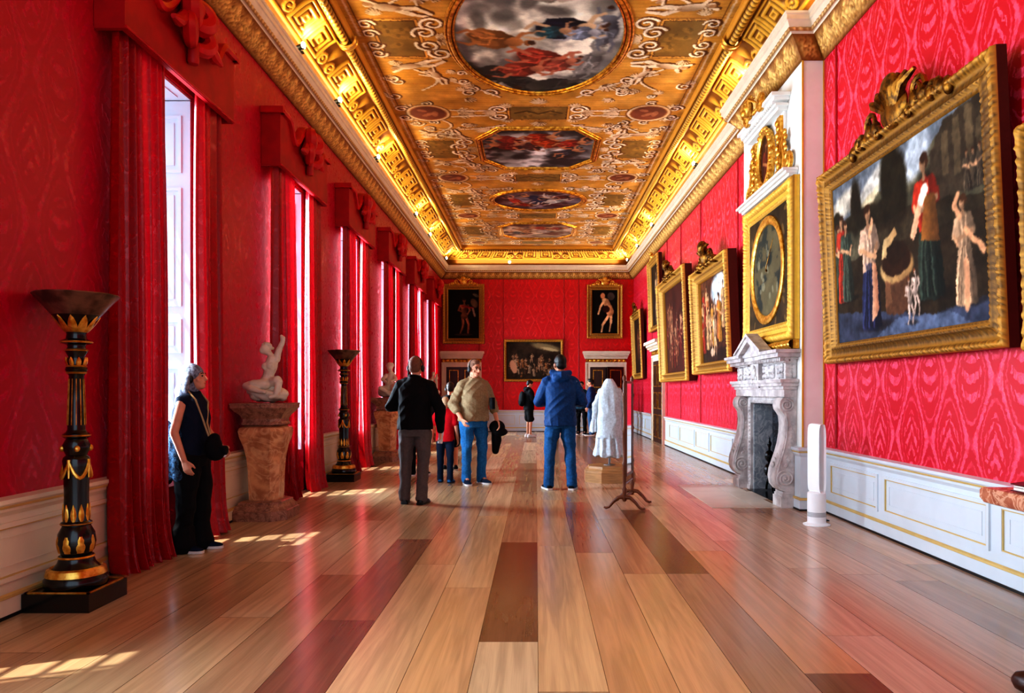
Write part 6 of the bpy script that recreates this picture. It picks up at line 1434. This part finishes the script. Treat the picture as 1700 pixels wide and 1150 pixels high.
for x, y, dx, dy in ((-.36,.30,-.17,.27),(.25,.30,.1,.12),(-.36,-.5,-.1,-.1),(.25,-.5,.1,-.1)):
    MB().tube([(x,y,.44),(x+.3*dx,y+.3*dy,.25),(x+.75*dx,y+.75*dy,.1)], [.035,.03,.028], 10).build('leg', M['woodl'], t)
    MB().tube([(x+.55*dx,y+.55*dy,.05),(x+.9*dx,y+.9*dy,.05),(x+1.0*dx,y+1.0*dy,.048),(x+1.06*dx,y+1.06*dy,.046)], [.05,.05,.04,.015], 14).build('foot', M['wooddk'], t)

# ================================================================== CAMERA
cam = bpy.data.cameras.new('camera'); co_ = bpy.data.objects.new('camera', cam); COL.objects.link(co_)
co_.location = (0, 0, 1.38); co_.rotation_euler = (PI/2, 0, 0); cam.sensor_width = 36; cam.lens = 1230/1700*36
cam.shift_x = -(890-850)/1700; cam.shift_y = (649-575)/1700; cam.clip_start = .05; cam.clip_end = 200
sc.camera = co_

# ================================================================== LIGHT
w = bpy.data.worlds.new('sky'); sc.world = w; w.use_nodes = True; nt = w.node_tree; bg = nt.nodes['Background']
bg.inputs[0].default_value = (.66,.83,1.0,1); bg.inputs[1].default_value = 2.3
def light(kind, name, loc, rot, energy, color=(1,1,1), **kw):
    l = bpy.data.lights.new(name, kind); l.energy = energy; l.color = color
    for a_, v in kw.items(): setattr(l, a_, v)
    o = bpy.data.objects.new(name, l); COL.objects.link(o); o.location = loc; o.rotation_euler = rot; return o
def aim(d, y):
    z = -Vector(d).normalized(); y = Vector(y); y = (y-z*y.dot(z)).normalized(); x = y.cross(z)
    return Matrix((x, y, z)).transposed().to_euler()
for c_ in WIN:
    light('AREA', 'window_daylight', (XL-.70, c_, 2.35), (0, -PI/2, 0), 26*(HW[c_]/.62), (.62,.84,1.0), shape='RECTANGLE', size=3.4, size_y=1.8*HW[c_])
    light('AREA', 'window_skylight', (XL-.03, c_, 2.35), (0, -PI/2, 0), (150 if c_ == WIN[1] else 370)*(HW[c_]/.62), (.70,.86,1.0), shape='RECTANGLE', size=3.4, size_y=1.8*HW[c_], spread=math.radians(112))
for x_, r_ in ((XL+.19, .5), (XR-.19, -.5)):
    light('AREA', 'cornice_strip', (x_, 15.2, 5.665), aim((r_,0,1), (0,1,0)), 110, (1,.86,.54), shape='RECTANGLE', size=.06, size_y=18.0)  # added fill strips, no real fittings; they brighten the cove evenly
light('AREA', 'cornice_strip', (.04, YB-.19, 5.665), aim((0,-.55,1), (0,.876,.482)), 28, (1,.80,.46), shape='RECTANGLE', size=5.5, size_y=.06)  # added fill likewise, along the end wall cove
s_ = light('SUN', 'sun', (-20,0,30), (0,0,0), 9.0, (1,.95,.86), angle=.01)
d_ = Vector((math.cos(math.radians(64))*math.cos(math.radians(24)), math.cos(math.radians(64))*math.sin(math.radians(24)), -math.sin(math.radians(64))))
s_.rotation_euler = d_.to_track_quat('-Z','Y').to_euler()
# gallery uplights on the cornice ledge
for y in [2.5, 5.0, 7.3]+lamps_l: light('SPOT', 'cornice_uplight', (XL+.33, y+.02, 5.77), Vector((.55,.1,.5)).to_track_quat('-Z','Y').to_euler(), 75, (1,.87,.60), spot_size=2.6, spot_blend=.6, shadow_soft_size=.08)
for y in [2.5, 5.0, 7.3, 10.6]+lamps_r: light('SPOT', 'cornice_uplight', (XR-.33, y+.02, 5.77), Vector((-.55,.1,.5)).to_track_quat('-Z','Y').to_euler(), 75, (1,.87,.60), spot_size=2.6, spot_blend=.6, shadow_soft_size=.08)
sc.view_settings.view_transform = 'Standard'; sc.view_settings.exposure = -0.42; sc.view_settings.look = 'High Contrast'
cy = sc.cycles; cy.use_fast_gi = True; cy.fast_gi_method = 'ADD'; w.light_settings.ao_factor = .10; w.light_settings.distance = 2.5; cy.use_denoising = True; cy.adaptive_threshold = .015; cy.max_bounces = 10; cy.diffuse_bounces = 4; cy.glossy_bounces = 4; cy.transmission_bounces = 4; cy.transparent_max_bounces = 6; cy.sample_clamp_indirect = 6; cy.caustics_reflective = False; cy.caustics_refractive = False
